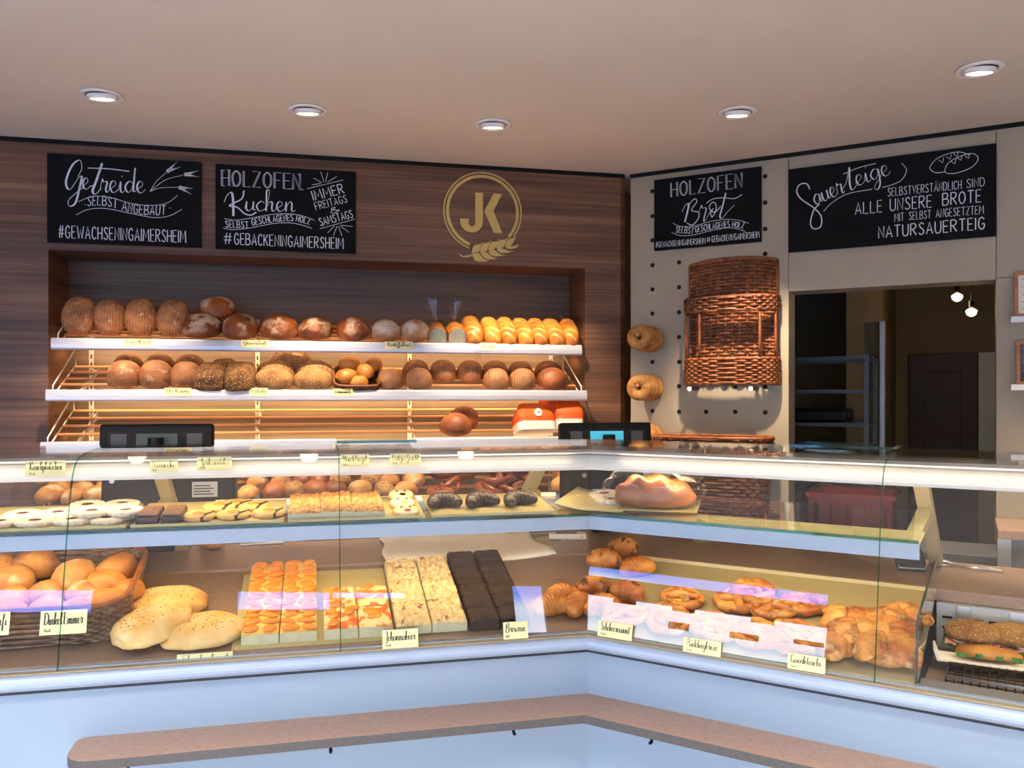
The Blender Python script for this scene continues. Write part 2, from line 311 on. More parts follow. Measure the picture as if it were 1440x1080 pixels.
# ------------------------------------------------------------------ lights of the place
WARM = (1, .66, .34); WARM2 = (1, .74, .45); COOL = (.62, .8, 1)
NXL = W.v(68, 430, 0).x; NXR = W.v(823, 430, 0).x; NZT = W.v(440, 364, 0).z       # the niche in the wooden wall
SHELF = [(1.888, -.06), (1.632, -.10), (1.378, -.15), (1.072, -.17)]               # top of each shelf's front edge (z), its y
SLOPE = .40
for i, (z, y0) in enumerate(SHELF[:3]):      # warm tubes under the shelves
    o = area('shelf_tube_light', W.w(((NXL+NXR)/2, .17, z-.02)), W.w(((NXL+NXR)/2, .33, z-.22)), NXR-NXL-.15, .03, (11, 12, 12)[i], WARM)
def counter_light(F, x0, x1, p, v, z, tv, tz, name):
    xm = (x0+x1)/2; area(name, F.w((xm, v, z)), F.w((xm, tv, tz)), abs(x1-x0), .025, p, WARM2)
counter_light(L, -2.3, .02, 4, .26, 1.342, .40, 1.0, 'canopy_tube_light')
counter_light(R, .02, 1.9, 4, .26, 1.342, .40, 1.0, 'canopy_tube_light')
counter_light(L, -2.3, .02, 6.5, .17, 1.165, .36, .8, 'shelf_tube_light')
counter_light(R, .02, .85, 2.2, .17, 1.165, .36, .8, 'shelf_tube_light')
counter_light(L, -2.3, .02, .55, .205, 1.398, .235, 1.36, 'canopy_front_light')
counter_light(R, .02, 1.9, .5, .205, 1.398, .235, 1.36, 'canopy_front_light')
# daylight through the shop windows behind the camera
YR, XL_, XR_ = -3.5, -4.6, 4.2
area('window_daylight', (.25, YR+.06, .9), (.2, 3, .75), 5.2, 1.4, 19, (.5, .8, 1))
for x in (-1.9, -.7, .7, 2.1):               # unseen spotlights added over the customers' floor to brighten ceiling and bag shelf
    for y in (-2.4, -1.1, .35):
        l = bpy.data.lights.new('fill_downlight', 'SPOT'); l.energy = 190; l.spot_size = math.radians(108); l.spot_blend = .5; l.color = (1, .93, .86); l.shadow_soft_size = .05
        o = bpy.data.objects.new('fill_downlight', l); COL.objects.link(o); o.location = (x, y, ZC-.03)
area('window_daylight', R.w((-1.8, -4.9, .85)), R.w((-1.0, 0, .7)), 2.8, 1.3, 11, (.5, .8, 1))

# ------------------------------------------------------------------ materials of the room
wood('walnut', ('3f291a', '684731', '8b6648'), .5, 7)
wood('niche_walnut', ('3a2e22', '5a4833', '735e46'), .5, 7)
mat('ceiling_paint', 'd6cdbf', 'd2c9bb', .8, scale=(2, 2, 2))
mat('beige_wall', 'a59a83', '9f947d', .55, scale=(3, 3, 3))
mat('black_trim', '0e0f11', rough=.6, spec=.2)
mat('black_hole', '0b0908', rough=.8)
mat('dark_brown', '2a1a12', rough=.6)
mat('floor_tile', 'c9bfb3', 'bdb3a7', .5, scale=(3, 3, 3))
mat('plain_wall', 'a39a90', rough=.8); mat('reflection_mask_brown', '4a3a30', rough=.7)
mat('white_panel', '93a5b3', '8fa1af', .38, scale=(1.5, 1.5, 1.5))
mat('aluminium', 'd4d8de', rough=.32, metal=.75)
mat('rail_white', 'a6b6c8', rough=.45, metal=.15)
mat('gap_dark', '2a2d33', rough=.6)
mat('stone_dimmed', '957b68', '866c5a', .35, scale=(60, 60, 60), ramp=(.3, .7)); mat('stone', 'b3927c', 'a3836f', .35, scale=(60, 60, 60), ramp=(.3, .7))  # same stone in two tones that offset uneven light: worktop darkened, bag shelf lightened
mat('stone_edge', '4b4846', '59544f', .5, scale=(160, 160, 160))
mat('channel_beige', '9c8c6c', rough=.4); mat('deck_beige', 'a8986c', 'a39367', .4, scale=(4, 4, 4)); mat('beige_steel', 'c8b98c', 'c2b388', .35, scale=(4, 4, 4))
mat('canopy_white', 'eceae4', rough=.25, coat=.4)
mat('steel', 'a9acb0', rough=.35, metal=.8)
mat('grey_steel', '8b8d90', rough=.45, metal=.5)
mat('lamp_glow', (1, .8, .55, 1), emit=14)
mat('lamp_white', 'e8e6e2', rough=.4)
mat('black_plastic', '0a0a0c', rough=.4, spec=.3); mat('lip_grey', '8d8f8a', rough=.5); mat('upright_grey', 'a39a8c', rough=.5, metal=.3); mat('shelf_rail', 'c6c9cf', rough=.38, metal=.45)
mat('grey_plastic', '55565a', rough=.45)
mat('screen_blue', (.08, .55, .75, 1), rough=.2, emit=.55)
mat('screen_dim', '5b6b66', rough=.15)
mat('slat_wood', 'c58a52', 'b0743f', .5, scale=(4, 40, 40))
mat('chalkboard', '101213', '141617', .8, scale=(6, 6, 6), spec=.12)
mat('chalk', 'd9dde0', 'c5ccd2', .8, scale=(60, 60, 60))
mat('gold', 'cbb068', rough=.42, metal=.45)
mat('card_yellow', 'efe8a8', rough=.6)
mat('ink', '23211f', rough=.7)
mat('white_paper', 'f3ead8', rough=.7)
glass('clear_glass', (.97, .985, .977, 1), ior=1.5); glass('green_edge_glass', (.30, .62, .50, 1)); glass('shelf_glass', (.93, .965, .945, 1))
glass('window_glass', (.97, .98, 1, 1)); glass('plastic_film', (.97, .97, .97, 1), 1, .06, 1.45); glass('acrylic', (.93, .93, .92, 1))

# ------------------------------------------------------------------ room shell
qa = R.w((-.22, -5.05, 0)); qb = R.w((-4.2, -5.05, 0))
plan = [(qa.x-.06, YR-.05), (9, YR-.05), (9, 10), (-6.5, 10), (-6.5, 4.6), (qb.x-.1, 4.6), (qb.x-.1, qb.y), (qa.x-.06, qa.y)]
f = MB().prism(plan, -.1, 0, ax='z').obj('floor', 'floor_tile'); struct(f)
f = MB().prism(plan, ZC, ZC+.12, ax='z').obj('ceiling', 'ceiling_paint'); struct(f)
m = MB(); D = .33; e = .05
m.box(-7, NXL, 0, D, 0, ZC)
m.prism([(NXR, 0), (-.05, 0), (-.004, .045), (-.004, D), (NXR, D)], 0, ZC, ax='z')
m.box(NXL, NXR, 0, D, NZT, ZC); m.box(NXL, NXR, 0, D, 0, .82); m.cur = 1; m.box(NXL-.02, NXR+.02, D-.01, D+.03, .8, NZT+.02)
o = m.obj('wall_back', ['walnut', 'niche_walnut']); place(o, W, (0, 0, 0)); struct(o)
# beige wall with the hatch to the back room
OX0 = B.v(1109, 410, 0).x; OX1 = B.v(1401, 392, 0).x; OZ = B.v(1109, 410, 0).z; BT = .18
m = MB().box(0, OX0, 0, BT, 0, ZC).box(OX0, OX1, 0, BT, OZ, ZC).box(OX1, 4.6, 0, BT, 0, ZC)
m.cur = 1
for xs in (OX0, OX1): m.box(xs-.0015, xs+.0015, -.0008, .002, OZ, ZC-.03)
m.box(OX1, 4.0, -.0008, .002, OZ+.005, OZ+.008)
cols = [(917.5, [269, 304, 338, 373, 407, 441, 477, 509, 545, 578, 613, 749]), (955, [369, 404, 439, 474, 509, 543, 579, 613]), (993, [369, 404, 579, 686, 756]), (1034, [544, 579, 688, 759]), (1076, [248, 285, 322, 357, 544, 580, 691, 765])]
m.cur = 2; holes = []
for px, ys in cols:
    for py in ys:
        p = B.v(px, py, 0); m.cyl((p.x, -.0015, p.z), (p.x, .01, p.z), .0125, n=12)
o = m.obj('wall_right', ['beige_wall', 'dark_brown', 'black_hole']); place(o, B, (0, 0, 0)); struct(o)
# black strip under the ceiling
o = MB().box(-4.6, -.03, -.012, .0, ZC-.02, ZC).obj('trim_1', 'black_trim'); place(o, W, (0, 0, 0)); struct(o)
o = MB().box(0, 4.6, -.012, .0, ZC-.02, ZC).obj('trim_2', 'black_trim'); place(o, B, (0, 0, 0)); struct(o)
# front of the shop: walls with window openings behind and to the left of the camera
def wall_with_openings(name, x0, x1, ops, F, th=.05):
    m = MB(); xs = sorted({x0, x1} | {a for q in ops for a in q[:2]})
    for a, b in zip(xs, xs[1:]):
        zz = 0
        for q in sorted([q for q in ops if q[0] <= a+1e-6 and q[1] >= b-1e-6], key=lambda q: q[2]):
            m.box(a, b, 0, th, zz, q[2]); zz = q[3]
        m.box(a, b, 0, th, zz, ZC)
    o = m.obj(name, 'plain_wall'); place(o, F, (0, 0, 0)); return struct(o)
FR = Frame(0, YR-.05, 0); q_ = R.w((0, -5.05, 0)); FL = Frame(q_.x, q_.y, -31.9)      # the shop front faces each counter: one straight stretch, one slanting
rear_ops = [(-2.4, 2.9, .15, 1.6), (-2.0, -1.22, 2.485, 2.705), (.07, 1.0, 2.51, 2.705), (1.02, 1.82, 2.635, 2.705), (3.12, 3.52, 2.25, 2.80)]
left_ops = [(-3.2, -.4, .15, 1.5), (-2.6, -.25, 1.80, 2.16), (-2.6, -.27, 2.34, 2.45)]
wall_with_openings('wall_front', -2.62, XR_+2, rear_ops, FR)
wall_with_openings('wall_front_left', -4.2, -.22, left_ops, FL)
e0 = FL.w((-.22, 0, 0)); e1 = FL.w((-4.2, 0, 0))
o = MB().box(e0.x-.06, e0.x, YR-.05, e0.y, 0, ZC).obj('wall_return', 'plain_wall'); struct(o)
e2 = B.w((4.6, 0, 0)); o = MB().box(e2.x, e2.x+.1, YR, e2.y+.2, 0, ZC).obj('wall_side', 'plain_wall'); struct(o)
o = MB().box(e1.x-.1, e1.x, e1.y, 4.6, 0, ZC).obj('wall_left', 'plain_wall'); struct(o)
n = 1
for F, ops in ((FR, rear_ops), (FL, left_ops)):
    for a, b, z0, z1 in ops:
        m = MB(); w = .03
        m.box(a, b, .0, .05, z0, z0+w).box(a, b, .0, .05, z1-w, z1).box(a, a+w, .0, .05, z0+w, z1-w).box(b-w, b, .0, .05, z0+w, z1-w)
        if b-a > 3:
            for t in (1, 2): m.box(a+(b-a)*t/3-.02, a+(b-a)*t/3+.02, .0, .05, z0+w, z1-w)
        if z0 > 1.7: m = MB(); w = .006; m.box(a, b, .015, .035, z0, z0+w).box(a, b, .015, .035, z1-w, z1).box(a, a+w, .015, .035, z0+w, z1-w).box(b-w, b, .015, .035, z0+w, z1-w)
        fr = m.obj('window_%d' % n, 'lamp_white'); place(fr, F, (0, 0, 0)); struct(fr)
        g = MB().box(a, b, .023, .027, z0, z1).obj('window_pane', 'window_glass', fr); n += 1
        if F is FL and 1.7 < z0 < 2:  # unseen panels added to put dark rectangles into the mirrored bright patch
            for c0, c1, s0, s1 in ((-2.26, -2.02, 2.11, 2.16), (-1.65, -1.43, 2.11, 2.16), (-.91, -.70, 2.11, 2.16), (-1.66, -1.46, 1.945, 2.01), (-1.08, -.82, 1.945, 2.0), (-.52, -.27, 1.98, 2.02)):
                MB().box(c0, c1, .028, .03, s0, s1).obj('window_sticker', 'reflection_mask_brown', fr)
# street outside: paving only; the bright patch mirrored in the counter glass is pale sky
mat('paving', 'a9a69f', 'a09d96', .9, scale=(1, 1, 1)); mat('white_render', 'f2f2f0', rough=.9)
o = MB().box(-40, 20, -45, 4, -.25, -.12).obj('ground', 'paving'); struct(o)

# back room behind the hatch
mat('back_room_wall', '8d7d5c', '857555', .7, scale=(2, 2, 2)); mat('back_room_door', '3c241a', '331e16', .5, scale=(2, 2, 14)); mat('tile_pale', 'cfd8cf', rough=.4)
YB = 3.3; XA = B.v(1130, 500, 1.4).x-.9; XB = OX1+1.6
m = MB().box(XA-.1, XA, BT, YB, 0, ZC).box(XA, XB, YB, YB+.1, 0, ZC).box(XB, XB+.1, BT, YB, 0, ZC)
xm0 = B.v(1190, 500, 2.0).x; xm1 = B.v(1241, 500, 2.0).x
m.box(xm0, xm1, 2.0, YB, 0, ZC)
o = m.obj('wall_far', 'back_room_wall'); place(o, B, (0, 0, 0)); struct(o)
o = MB().box(XA, XB, 2.2, YB, 2.62, ZC).obj('trim_3', 'dark_brown'); place(o, B, (0, 0, 0)); struct(o)
dx0 = B.v(1278, 600, YB).x; dx1 = B.v(1375, 600, YB).x; dz = B.v(1330, 497, YB).z
m = MB().box(dx0, dx1, YB-.05, YB-.005, 0, dz); m.box(dx0+.12, dx1-.12, YB-.06, YB-.05, .2, .95).box(dx0+.12, dx1-.12, YB-.06, YB-.05, 1.05, dz-.15)
o = m.obj('door_1', 'back_room_door', bevel=.006); place(o, B, (0, 0, 0)); struct(o)
px0 = B.v(1376, 600, YB).x; px1 = px0+.5
o = MB().box(px0, px1, YB-.03, YB-.004, 0, dz).obj('wall_tiled', 'tile_pale'); place(o, B, (0, 0, 0)); struct(o)
# steel corner post in the back room
pp = B.v(1240, 470, 1.9)
o = MB().box(pp.x-.02, pp.x+.02, 1.93, 1.975, 0, B.v(1240, 450, 1.9).z).obj('steel_post', 'steel', bevel=.004); place(o, B, (0, 0, 0)); tag(o, 'shiny steel corner post behind the hatch, right of the rack trolley', 'post')

# ------------------------------------------------------------------ counters
GP = [(.0095, .832), (.0593, 1.03), (.1021, 1.2), (.125, 1.28), (.142, 1.33), (.160, 1.366), (.186, 1.396), (.225, 1.414), (.30, 1.424), (.56, 1.432)]
def offset(prof, t):
    out = []
    for i, p in enumerate(prof):
        a = prof[max(i-1, 0)]; b = prof[min(i+1, len(prof)-1)]; dx, dz = b[0]-a[0], b[1]-a[1]; l = math.hypot(dx, dz)
        out.append((p[0]+dz/l*t, p[1]-dx/l*t))
    return out
SEC = GP + offset(GP, .006)[::-1]
DK = (.036, .849, (.985-.849)/(.56-.036))                     # sloping deck: y0, z0, rise
XE = -2.9; XD = R.v(1290, 930, .05).x; RE = 2.3
def counter(F, side, label):
    left = side == 'l'
    x0, x1, m0, m1 = (XE, 0, 0, MIT) if left else (0, RE, -MIT, 0)
    t = thing('display_counter', label, 'counter', F)
    def P(name, poly, mt, a=x0, b=x1, ma=m0, mb_=m1, bev=0, par=t):
        return MB().prism(poly, a, b, ma, mb_).obj(name, mt, par, bevel=bev)
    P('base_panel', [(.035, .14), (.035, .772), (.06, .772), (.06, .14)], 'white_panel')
    P('plinth', [(.09, 0), (.09, .14), (.12, .14), (.12, 0)], 'gap_dark')
    P('shadow_gap', [(.028, .772), (.028, .786), (.06, .786), (.06, .772)], 'gap_dark')  # dark strip coloured to stand for the shadow line under the rail
    rail = [(.03, .786)]+[(.012-.022*math.sin(a), .808-.022*math.cos(a)) for a in [i*PI/8 for i in range(9)]]+[(.06, .830), (.06, .786)]
    P('bumper_rail', rail, 'rail_white')
    P('glass_channel', [(.004, .830), (.004, .835), (.028, .835), (.028, .830)], 'channel_beige')
    P('channel_strip', [(.028, .830), (.028, .838), (.06, .838), (.06, .830)], 'rail_white')
    xe = x1 if left else XD; mm = m1 if left else 0
    P('deck', [(DK[0], DK[1]-.012), (DK[0], DK[1]-.004), (.56, .981), (.56, .969)], 'stone_dimmed' if left else 'deck_beige', x0, xe, m0, mm)
    P('deck_edge', [(.556, .975), (.556, .988 if left else .992), (.57, .988 if left else .992), (.57, .975)], 'stone_dimmed' if left else 'beige_steel', x0, xe, m0, mm)
    P('worktop', [(.57, .95), (.57, .988), (1.08, .988), (1.08, .95)], 'stone_dimmed', bev=.003)
    P('back_panel', [(1.03, .0), (1.03, .95), (1.05, .95), (1.05, 0)], 'grey_steel')
    js = [L.v(79, 940, 0).x, L.v(479, 920, 0).x] if left else [R.v(1229, 970, 0).x]
    xs = [x0]+js+[x1]
    for i in range(len(xs)-1):
        a, b = xs[i], xs[i+1]; first, last = i == 0, i == len(xs)-2
        P('glass_pane', SEC, 'clear_glass', a+.0015, b-.0015, m0 if first else 0, m1 if last else 0)
        if not first: MB().prism([(p[0]-.0012, p[1]) for p in SEC], a-.0014, a+.0014).obj('pane_joint', 'green_edge_glass', t)
    # canopy: rounded white light housing behind the top of the glass
    can = [(.178, 1.372), (.176, 1.392), (.184, 1.404), (.21, 1.411), (.36, 1.411), (.36, 1.362), (.20, 1.362), (.186, 1.364)]
    can = [(.225, 1.343), (.220, 1.352), (.223, 1.366), (.233, 1.380), (.250, 1.392), (.28, 1.4), (.42, 1.4), (.42, 1.39), (.29, 1.388), (.265, 1.376), (.245, 1.343)]
    P('canopy', can, 'canopy_white')
    P('canopy_lip', [(.212, 1.401), (.212, 1.406), (.25, 1.412), (.44, 1.415), (.44, 1.403), (.25, 1.401)], 'canopy_white')
    # glass shelf and its fascia
    sx = (x0, x1, m0, m1) if left else (0, R.v(1293, 760, .15).x, -MIT, 0)
    P('glass_shelf', [(.135, 1.196), (.135, 1.204), (.475, 1.2448), (.475, 1.2368)], 'shelf_glass', *sx)
    P('shelf_edge', [(.130, 1.1955), (.130, 1.2045), (.1345, 1.2045), (.1345, 1.1955)], 'green_edge_glass', *sx)
    P('shelf_fascia', [(.142, 1.15), (.142, 1.193), (.148, 1.195), (.163, 1.196), (.163, 1.189), (.156, 1.186), (.156, 1.15)], 'rail_white', *sx)
    P('shelf_strip', [(.165, 1.189), (.165, 1.192), (.29, 1.2075), (.29, 1.2045)], 'beige_steel', *sx)
    # posts leaning from the worktop up to the canopy
    for x in ([L.v(228, 690, .5).x, L.v(757, 680, .5).x, -2.3] if left else [R.v(917, 665, .45).x, R.v(1303, 745, .65).x]):
        m = MB().prism([(.97, .988), (1.04, .988), (.42, 1.402), (.35, 1.402)], x-.022, x+.022)
        o = m.obj('support_post', 'beige_steel', t, bevel=.002)
        MB().cyl((x-.026, .63, 1.225), (x-.018, .63, 1.225), .008).obj('bolt', 'steel', o); MB().cyl((x-.026, .67, 1.20), (x-.018, .67, 1.20), .008).obj('bolt', 'steel', o)
        MB().prism([(.157, 1.170), (.157, 1.187), (.66, 1.25), (.66, 1.20)], x-.02, x+.02).obj('shelf_arm', 'beige_steel', t)
    MB().prism([(.27, 1.345), (.28, 1.345), (.28, 1.355), (.27, 1.355)], x0, x1, m0, m1).obj('light_tube', mat('tube_glow', (1, .78, .5, 1), emit=6), t)
    if not left:
        dv = [(.022, .85), (.05, .98), (.075, 1.0), (.45, 1.19), (.62, 1.185), (.6, 1.0), (.56, .99), (.09, .855)]
        dv = [(.020, .848), (.055, .99), (.07, 1.01), (.55, 1.075), (.60, .995), (.56, .987), (.09, .855)]
        MB().prism(dv, XD-.003, XD+.003).obj('divider_pane', 'clear_glass', t)
        m = MB().tube([(XD, .018, .848), (XD, .053, .99), (XD, .07, 1.012), (XD, .55, 1.078)], .0035, 6); m.obj('divider_edge', mat('dark_edge', '3b4a46', rough=.3), t)
        # cooled section at the right end
        m = MB().box(XD+.004, RE, .03, .10, .79, .842); m.obj('cooler_rim', 'grey_steel', t, bevel=.003)
        m = MB().box(XD+.004, RE, .10, .555, .80, .812); m.obj('cooler_floor', mat('cooler_brown', '8c735f', '836a57', .4, scale=(8, 8, 8)), t)
        m = MB().box(XD+.004, RE, .545, .568, .81, .95); m.cur = 1
        for r in range(3):
            for k in range(30):
                x = XD+.02+k*.042+(r % 2)*.02; m.box(x, x+.028, .5435, .546, .873+r*.016, .880+r*.016)
        m.obj('vent_panel', [mat('vent_grey', 'b7babd', rough=.45, metal=.3), 'black_hole'], t)
        for q in (.06, .2): MB().box(XD+q, XD+q+.04, .535, .548, .812, .95).obj('bracket', 'aluminium', t, bevel=.003)
    return t
CL = counter(L, 'l', 'long white curved glass bakery counter on the left, filled with cakes and cookies')
CR = counter(R, 'r', 'white curved glass counter on the right with pastries and a cooled sandwich end')

# bag shelf running round the front of both counters
ZB = .636; bx = L.z(105, 1045, ZB).x; by = -.135
def rnd(cx, cy, r, a0, a1, n=6): return [(cx+r*math.cos(math.radians(a0+(a1-a0)*i/n)), cy+r*math.sin(math.radians(a0+(a1-a0)*i/n))) for i in range(n+1)]
pl = rnd(bx+.07, by+.07, .07, 270, 180)+rnd(bx+.03, .005, .03, 180, 90)
left_poly = [(L.w((x, y, 0)).x, L.w((x, y, 0)).y) for x, y in pl+[(.035*MIT, .035), (by*MIT, by)]]
right_poly = [(R.w((x, y, 0)).x, R.w((x, y, 0)).y) for x, y in [(-by*MIT, by), (-.035*MIT, .035), (2.3, .035), (2.3, by)]]
t = thing('bag_shelf', 'narrow brown stone shelf running round the front of both white counters', 'shelf', WORLD, tuple(L.w((0, 0, ZB))))
cx, cy = L.w((0, 0, 0)).x, L.w((0, 0, 0)).y
for poly in (left_poly, right_poly):
    q = [(x-cx, y-cy) for x, y in poly]; qi = [(x*.9995, y*.9995) for x, y in q]
    m = MB().prism(q, -.026, -.0005, ax='z'); m.cur = 1; m.prism(q, -.0005, 0, ax='z')
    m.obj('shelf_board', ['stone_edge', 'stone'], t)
for F, px, py in ((L, 465, 1052), (L, 722, 1028), (R, 917, 1040), (L, 180, 1078), (R, 1110, 1085)):
    p = F.v(px, py, by+.03); p.z = ZB-.026
    q = F.w((p.x, by+.03, p.z))-Vector((cx, cy, ZB))
    m = MB(); Mx = Matrix.Translation(q) @ Matrix.Rotation(F.a, 4, 'Z')
    m.tube([(0, 0, .0), (0, 0, -.012), (0, -.006, -.02), (0, -.016, -.018)], .005, 8, M=Mx); m.box(-.012, .012, 0, .13, -.003, 0, M=Mx)
    m.obj('bag_hook', 'black_plastic', t)

# loose glass plates lying on the counter tops
def plate(F, p0, p1, y0, y1, lab):
    z = 1.446; xa = F.z(p0, 630, z).x; xb = F.z(p1, 632, z).x
    t = thing('glass_plate', lab, 'glass plate', F, ((xa+xb)/2, y0, z-.012)); h = (xb-xa)/2
    MB().box(-h, h, 0, y1-y0, .006, .014).obj('pane', 'shelf_glass', t)
    MB().box(-h, h, -.003, -.0004, .006, .014).obj('edge', 'green_edge_glass', t); MB().box(-h, h, y1-y0+.0004, y1-y0+.003, .006, .014).obj('edge', 'green_edge_glass', t)
    m = MB()
    for sx in (-h+.03, h-.03):
        for sy in (.02, y1-y0-.02): MB().cyl((sx, sy, -.0), (sx, sy, .006), .012).obj('foot', 'acrylic', t)
plate(L, 478, 614, .34, .54, 'green edged glass serving plate on top of the left counter')
plate(R, 1090, 1252, .30, .52, 'green edged glass serving plate on top of the right counter')

# ------------------------------------------------------------------ bread shelves in the niche
DEEP = .285
def shelf_k(i): return SHELF[i][0]-.012, SHELF[i][1]
for i, (z, y0) in enumerate(SHELF):
    lab = ['uppermost slatted bread shelf in the wooden niche', 'second bread shelf from the top, with brown and seeded loaves', 'third bread shelf from the top, nearly empty with wooden slats', 'lowest bread shelf with acrylic bins of rolls behind the counter'][i]
    pr = [(72, 818), (64.5, 825), (57, 832), (52, 838)][i]
    xa = W.v(pr[0], 500, y0).x; xb = W.v(pr[1], 500, y0).x; xc = (xa+xb)/2; h = (xb-xa)/2
    t = thing('bread_shelf', lab, 'shelf', W, (xc, y0, z)); zz = lambda y: SLOPE*(y-0)-.012
    MB().prism([(0, -.058), (-.006, -.05), (-.008, -.03), (-.004, -.006), (0, 0), (.012, 0), (.012, -.058)], -h, h).obj('front_rail', 'shelf_rail', t)
    n = 5; dep = DEEP-y0
    for k in range(n):
        y = .03+(dep-.06)*k/(n-1)
        MB().box(-h+.035, h-.035, y-.021, y+.021, zz(y)-.012, zz(y)+.0).obj('slat', 'slat_wood', t, bevel=.004)
    for sx in (-h+.03, h-.03):
        MB().tube([(sx, .005, -.02), (sx, .005, .02), (sx, dep-.02, zz(dep)+.07), (sx, dep-.005, zz(dep)-.01), (sx, .01, -.03)], .004, 8).obj('side_rail', 'aluminium', t)
    for px in (132, 366, 576, 783):
        x = W.v(px, 480, .2).x-xc
        m = MB().prism([(.03, zz(.03)-.032), (.03, zz(.03)-.014), (dep-.02, zz(dep)-.022), (dep-.02, zz(dep)-.06)], x-.004, x+.004); m.obj('bracket', 'aluminium', t)
    MB().box(-h+.05, h-.05, .10, .125, -.040, -.028).obj('light_tube', mat('shelf_tube', (1, .7, .38, 1), emit=4), t)
for px in (128, 362, 576, 775):
    x = W.v(px, 480, .3).x; m = MB().box(-.012, .012, -.012, 0, .9, 2.03); m.cur = 1
    for k in range(26): m.box(-.004, .004, -.0128, -.011, .92+k*.042, .942+k*.042)
    o = m.obj('shelf_upright', ['upright_grey', 'black_hole']); place(o, W, (x, D-.012, 0))
    tag(o, {128: 'leftmost slotted metal upright behind the shelves', 362: 'slotted metal upright below the spiced loaf tag', 576: 'slotted metal upright right of the niche centre', 775: 'rightmost slotted metal upright behind the shelves'}[px], 'upright', 'slotted uprights of the bread shelves')

# ------------------------------------------------------------------ ceiling spotlights
for px, py, lab, aim in ((143, 133, 'recessed ceiling spotlight above the wheat chalkboard, leftmost', (-1.9, 3.9, 1.2)), (433, 154, 'recessed ceiling spotlight second from the left', (-1.0, 4.1, 1.3)), (693, 174, 'recessed ceiling spotlight above the gold emblem', (.1, 4.6, 1.4)),
                    (1037, 157, 'recessed ceiling spotlight in front of the small chalkboard', (1.3, 4.3, 1.3)), (1378, 96, 'recessed ceiling spotlight nearest the right edge', (2.2, 3.2, 1.2))):
    p = WORLD.z(px, py, ZC)
    t = thing('ceiling_spotlight', lab, 'spotlight', WORLD, tuple(p), group='recessed ceiling spotlights')
    rt = Matrix.Rotation(math.radians(24), 4, Vector((1, .3, 0)))
    MB().lathe([(.062, -.001), (.085, -.002), (.088, -.006), (.084, -.010), (.066, -.010), (.062, -.004), (.062, -.001)], 32).obj('trim_ring', 'lamp_white', t)
    MB().lathe([(.0, -.001), (.062, -.0015)], 24).obj('recess', 'gap_dark', t)
    MB().lathe([(.058, -.004), (.060, -.016), (.052, -.024), (.047, -.020), (.046, -.010), (0, -.009)], 32, M=Matrix.Translation((0, 0, .002)) @ Matrix.Rotation(math.radians(10), 4, 'X')).obj('swivel_head', 'lamp_white', t)
    MB().lathe([(0, -.0165), (.045, -.0165)], 24, M=Matrix.Translation((0, 0, .0)) @ Matrix.Rotation(math.radians(10), 4, 'X')).obj('lamp_face', 'lamp_glow', t)
    l = bpy.data.lights.new('spotlight_beam', 'SPOT'); l.energy = 250; l.spot_size = math.radians(58); l.spot_blend = .7; l.color = (1, .77, .55); l.shadow_soft_size = .04
    o = bpy.data.objects.new('spotlight_beam', l); COL.objects.link(o); o.location = p-Vector((0, 0, .05)); o.rotation_euler = (Vector(aim)-o.location).to_track_quat('-Z', 'Y').to_euler()
# bare bulbs in the back room
for px, py, lab, zc in ((1346, 417, 'glowing bare bulb in the back room, the upper left one', 0), (1366, 438, 'glowing bare bulb in the back room, the lower right one', .06)):
    p = B.v(px, py, 1.6); t = thing('pendant_bulb', lab, 'bulb', B, tuple(p))
    MB().ball(lambda d: d*.032+Vector((0, 0, -.01))*(d.z > .3), 16, 12).obj('bulb', mat('bulb_glow', (1, .72, .36, 1), emit=22), t)
    MB().cyl((0, 0, .028), (0, 0, .07), .016).obj('socket', 'black_plastic', t); MB().cyl((0, 0, .07), (0, 0, 2.62-p.z+ (ZC-2.62)), .003, n=6).obj('cable', 'black_plastic', t)
    l = bpy.data.lights.new('bulb_light', 'POINT'); l.energy = 1.6; l.color = (1, .62, .28); l.shadow_soft_size = .04
    o = bpy.data.objects.new('bulb_light', l); COL.objects.link(o); o.location = B.w((p.x, p.y-.0, p.z-.06))

# ------------------------------------------------------------------ chalkboards
class Sign:
    def __init__(s, F, tl, tr, br, bl, label):
        Y = -.024; a = F.v(*tl, Y); b = F.v(*tr, Y); c = F.v(*br, Y); d = F.v(*bl, Y)
        x0, x1, z1, z0 = (a.x+d.x)/2, (b.x+c.x)/2, (a.z+b.z)/2, (c.z+d.z)/2
        s.F = F; s.Y = Y; s.o = Vector(((x0+x1)/2, Y, z0)); h = (x1-x0)/2
        s.t = thing('chalkboard', label, 'chalkboard', F, s.o, group='hand lettered chalkboards')
        MB().box(-h, h, 0, .022, 0, z1-z0).obj('board', 'chalkboard', s.t, bevel=.0015)
        s.m = MB(); s.k = F.depth(s.o)/FPX
    def q(s, p): r = s.F.v(p[0], p[1], s.Y)-s.o; return (r.x, r.z)
    def text(s, t, p0, p1, h, w, font='caps', bend=None, **k):
        bd = (lambda u: -bend(u)*s.k) if bend else None
        write(s.m, t, s.q(p0), s.q(p1), h*s.k, w*s.k*(.8 if font == 'caps' else .78), font, -.0012, bd, **k)
    def line(s, pts, w, sm=True, pen=False, taper=False):
        q = [s.q(p) for p in pts]; s.m.ribbon(smooth(q, 6) if sm and len(q) > 2 else q, w*s.k*.85, -.0012, pen=pen, taper=taper)
    def end(s): s.m.obj('lettering', 'chalk', s.t, fix=False)
def crop(x0, y0, k): return lambda *pts: [(x0+a/k, y0+b/k) for a, b in pts]
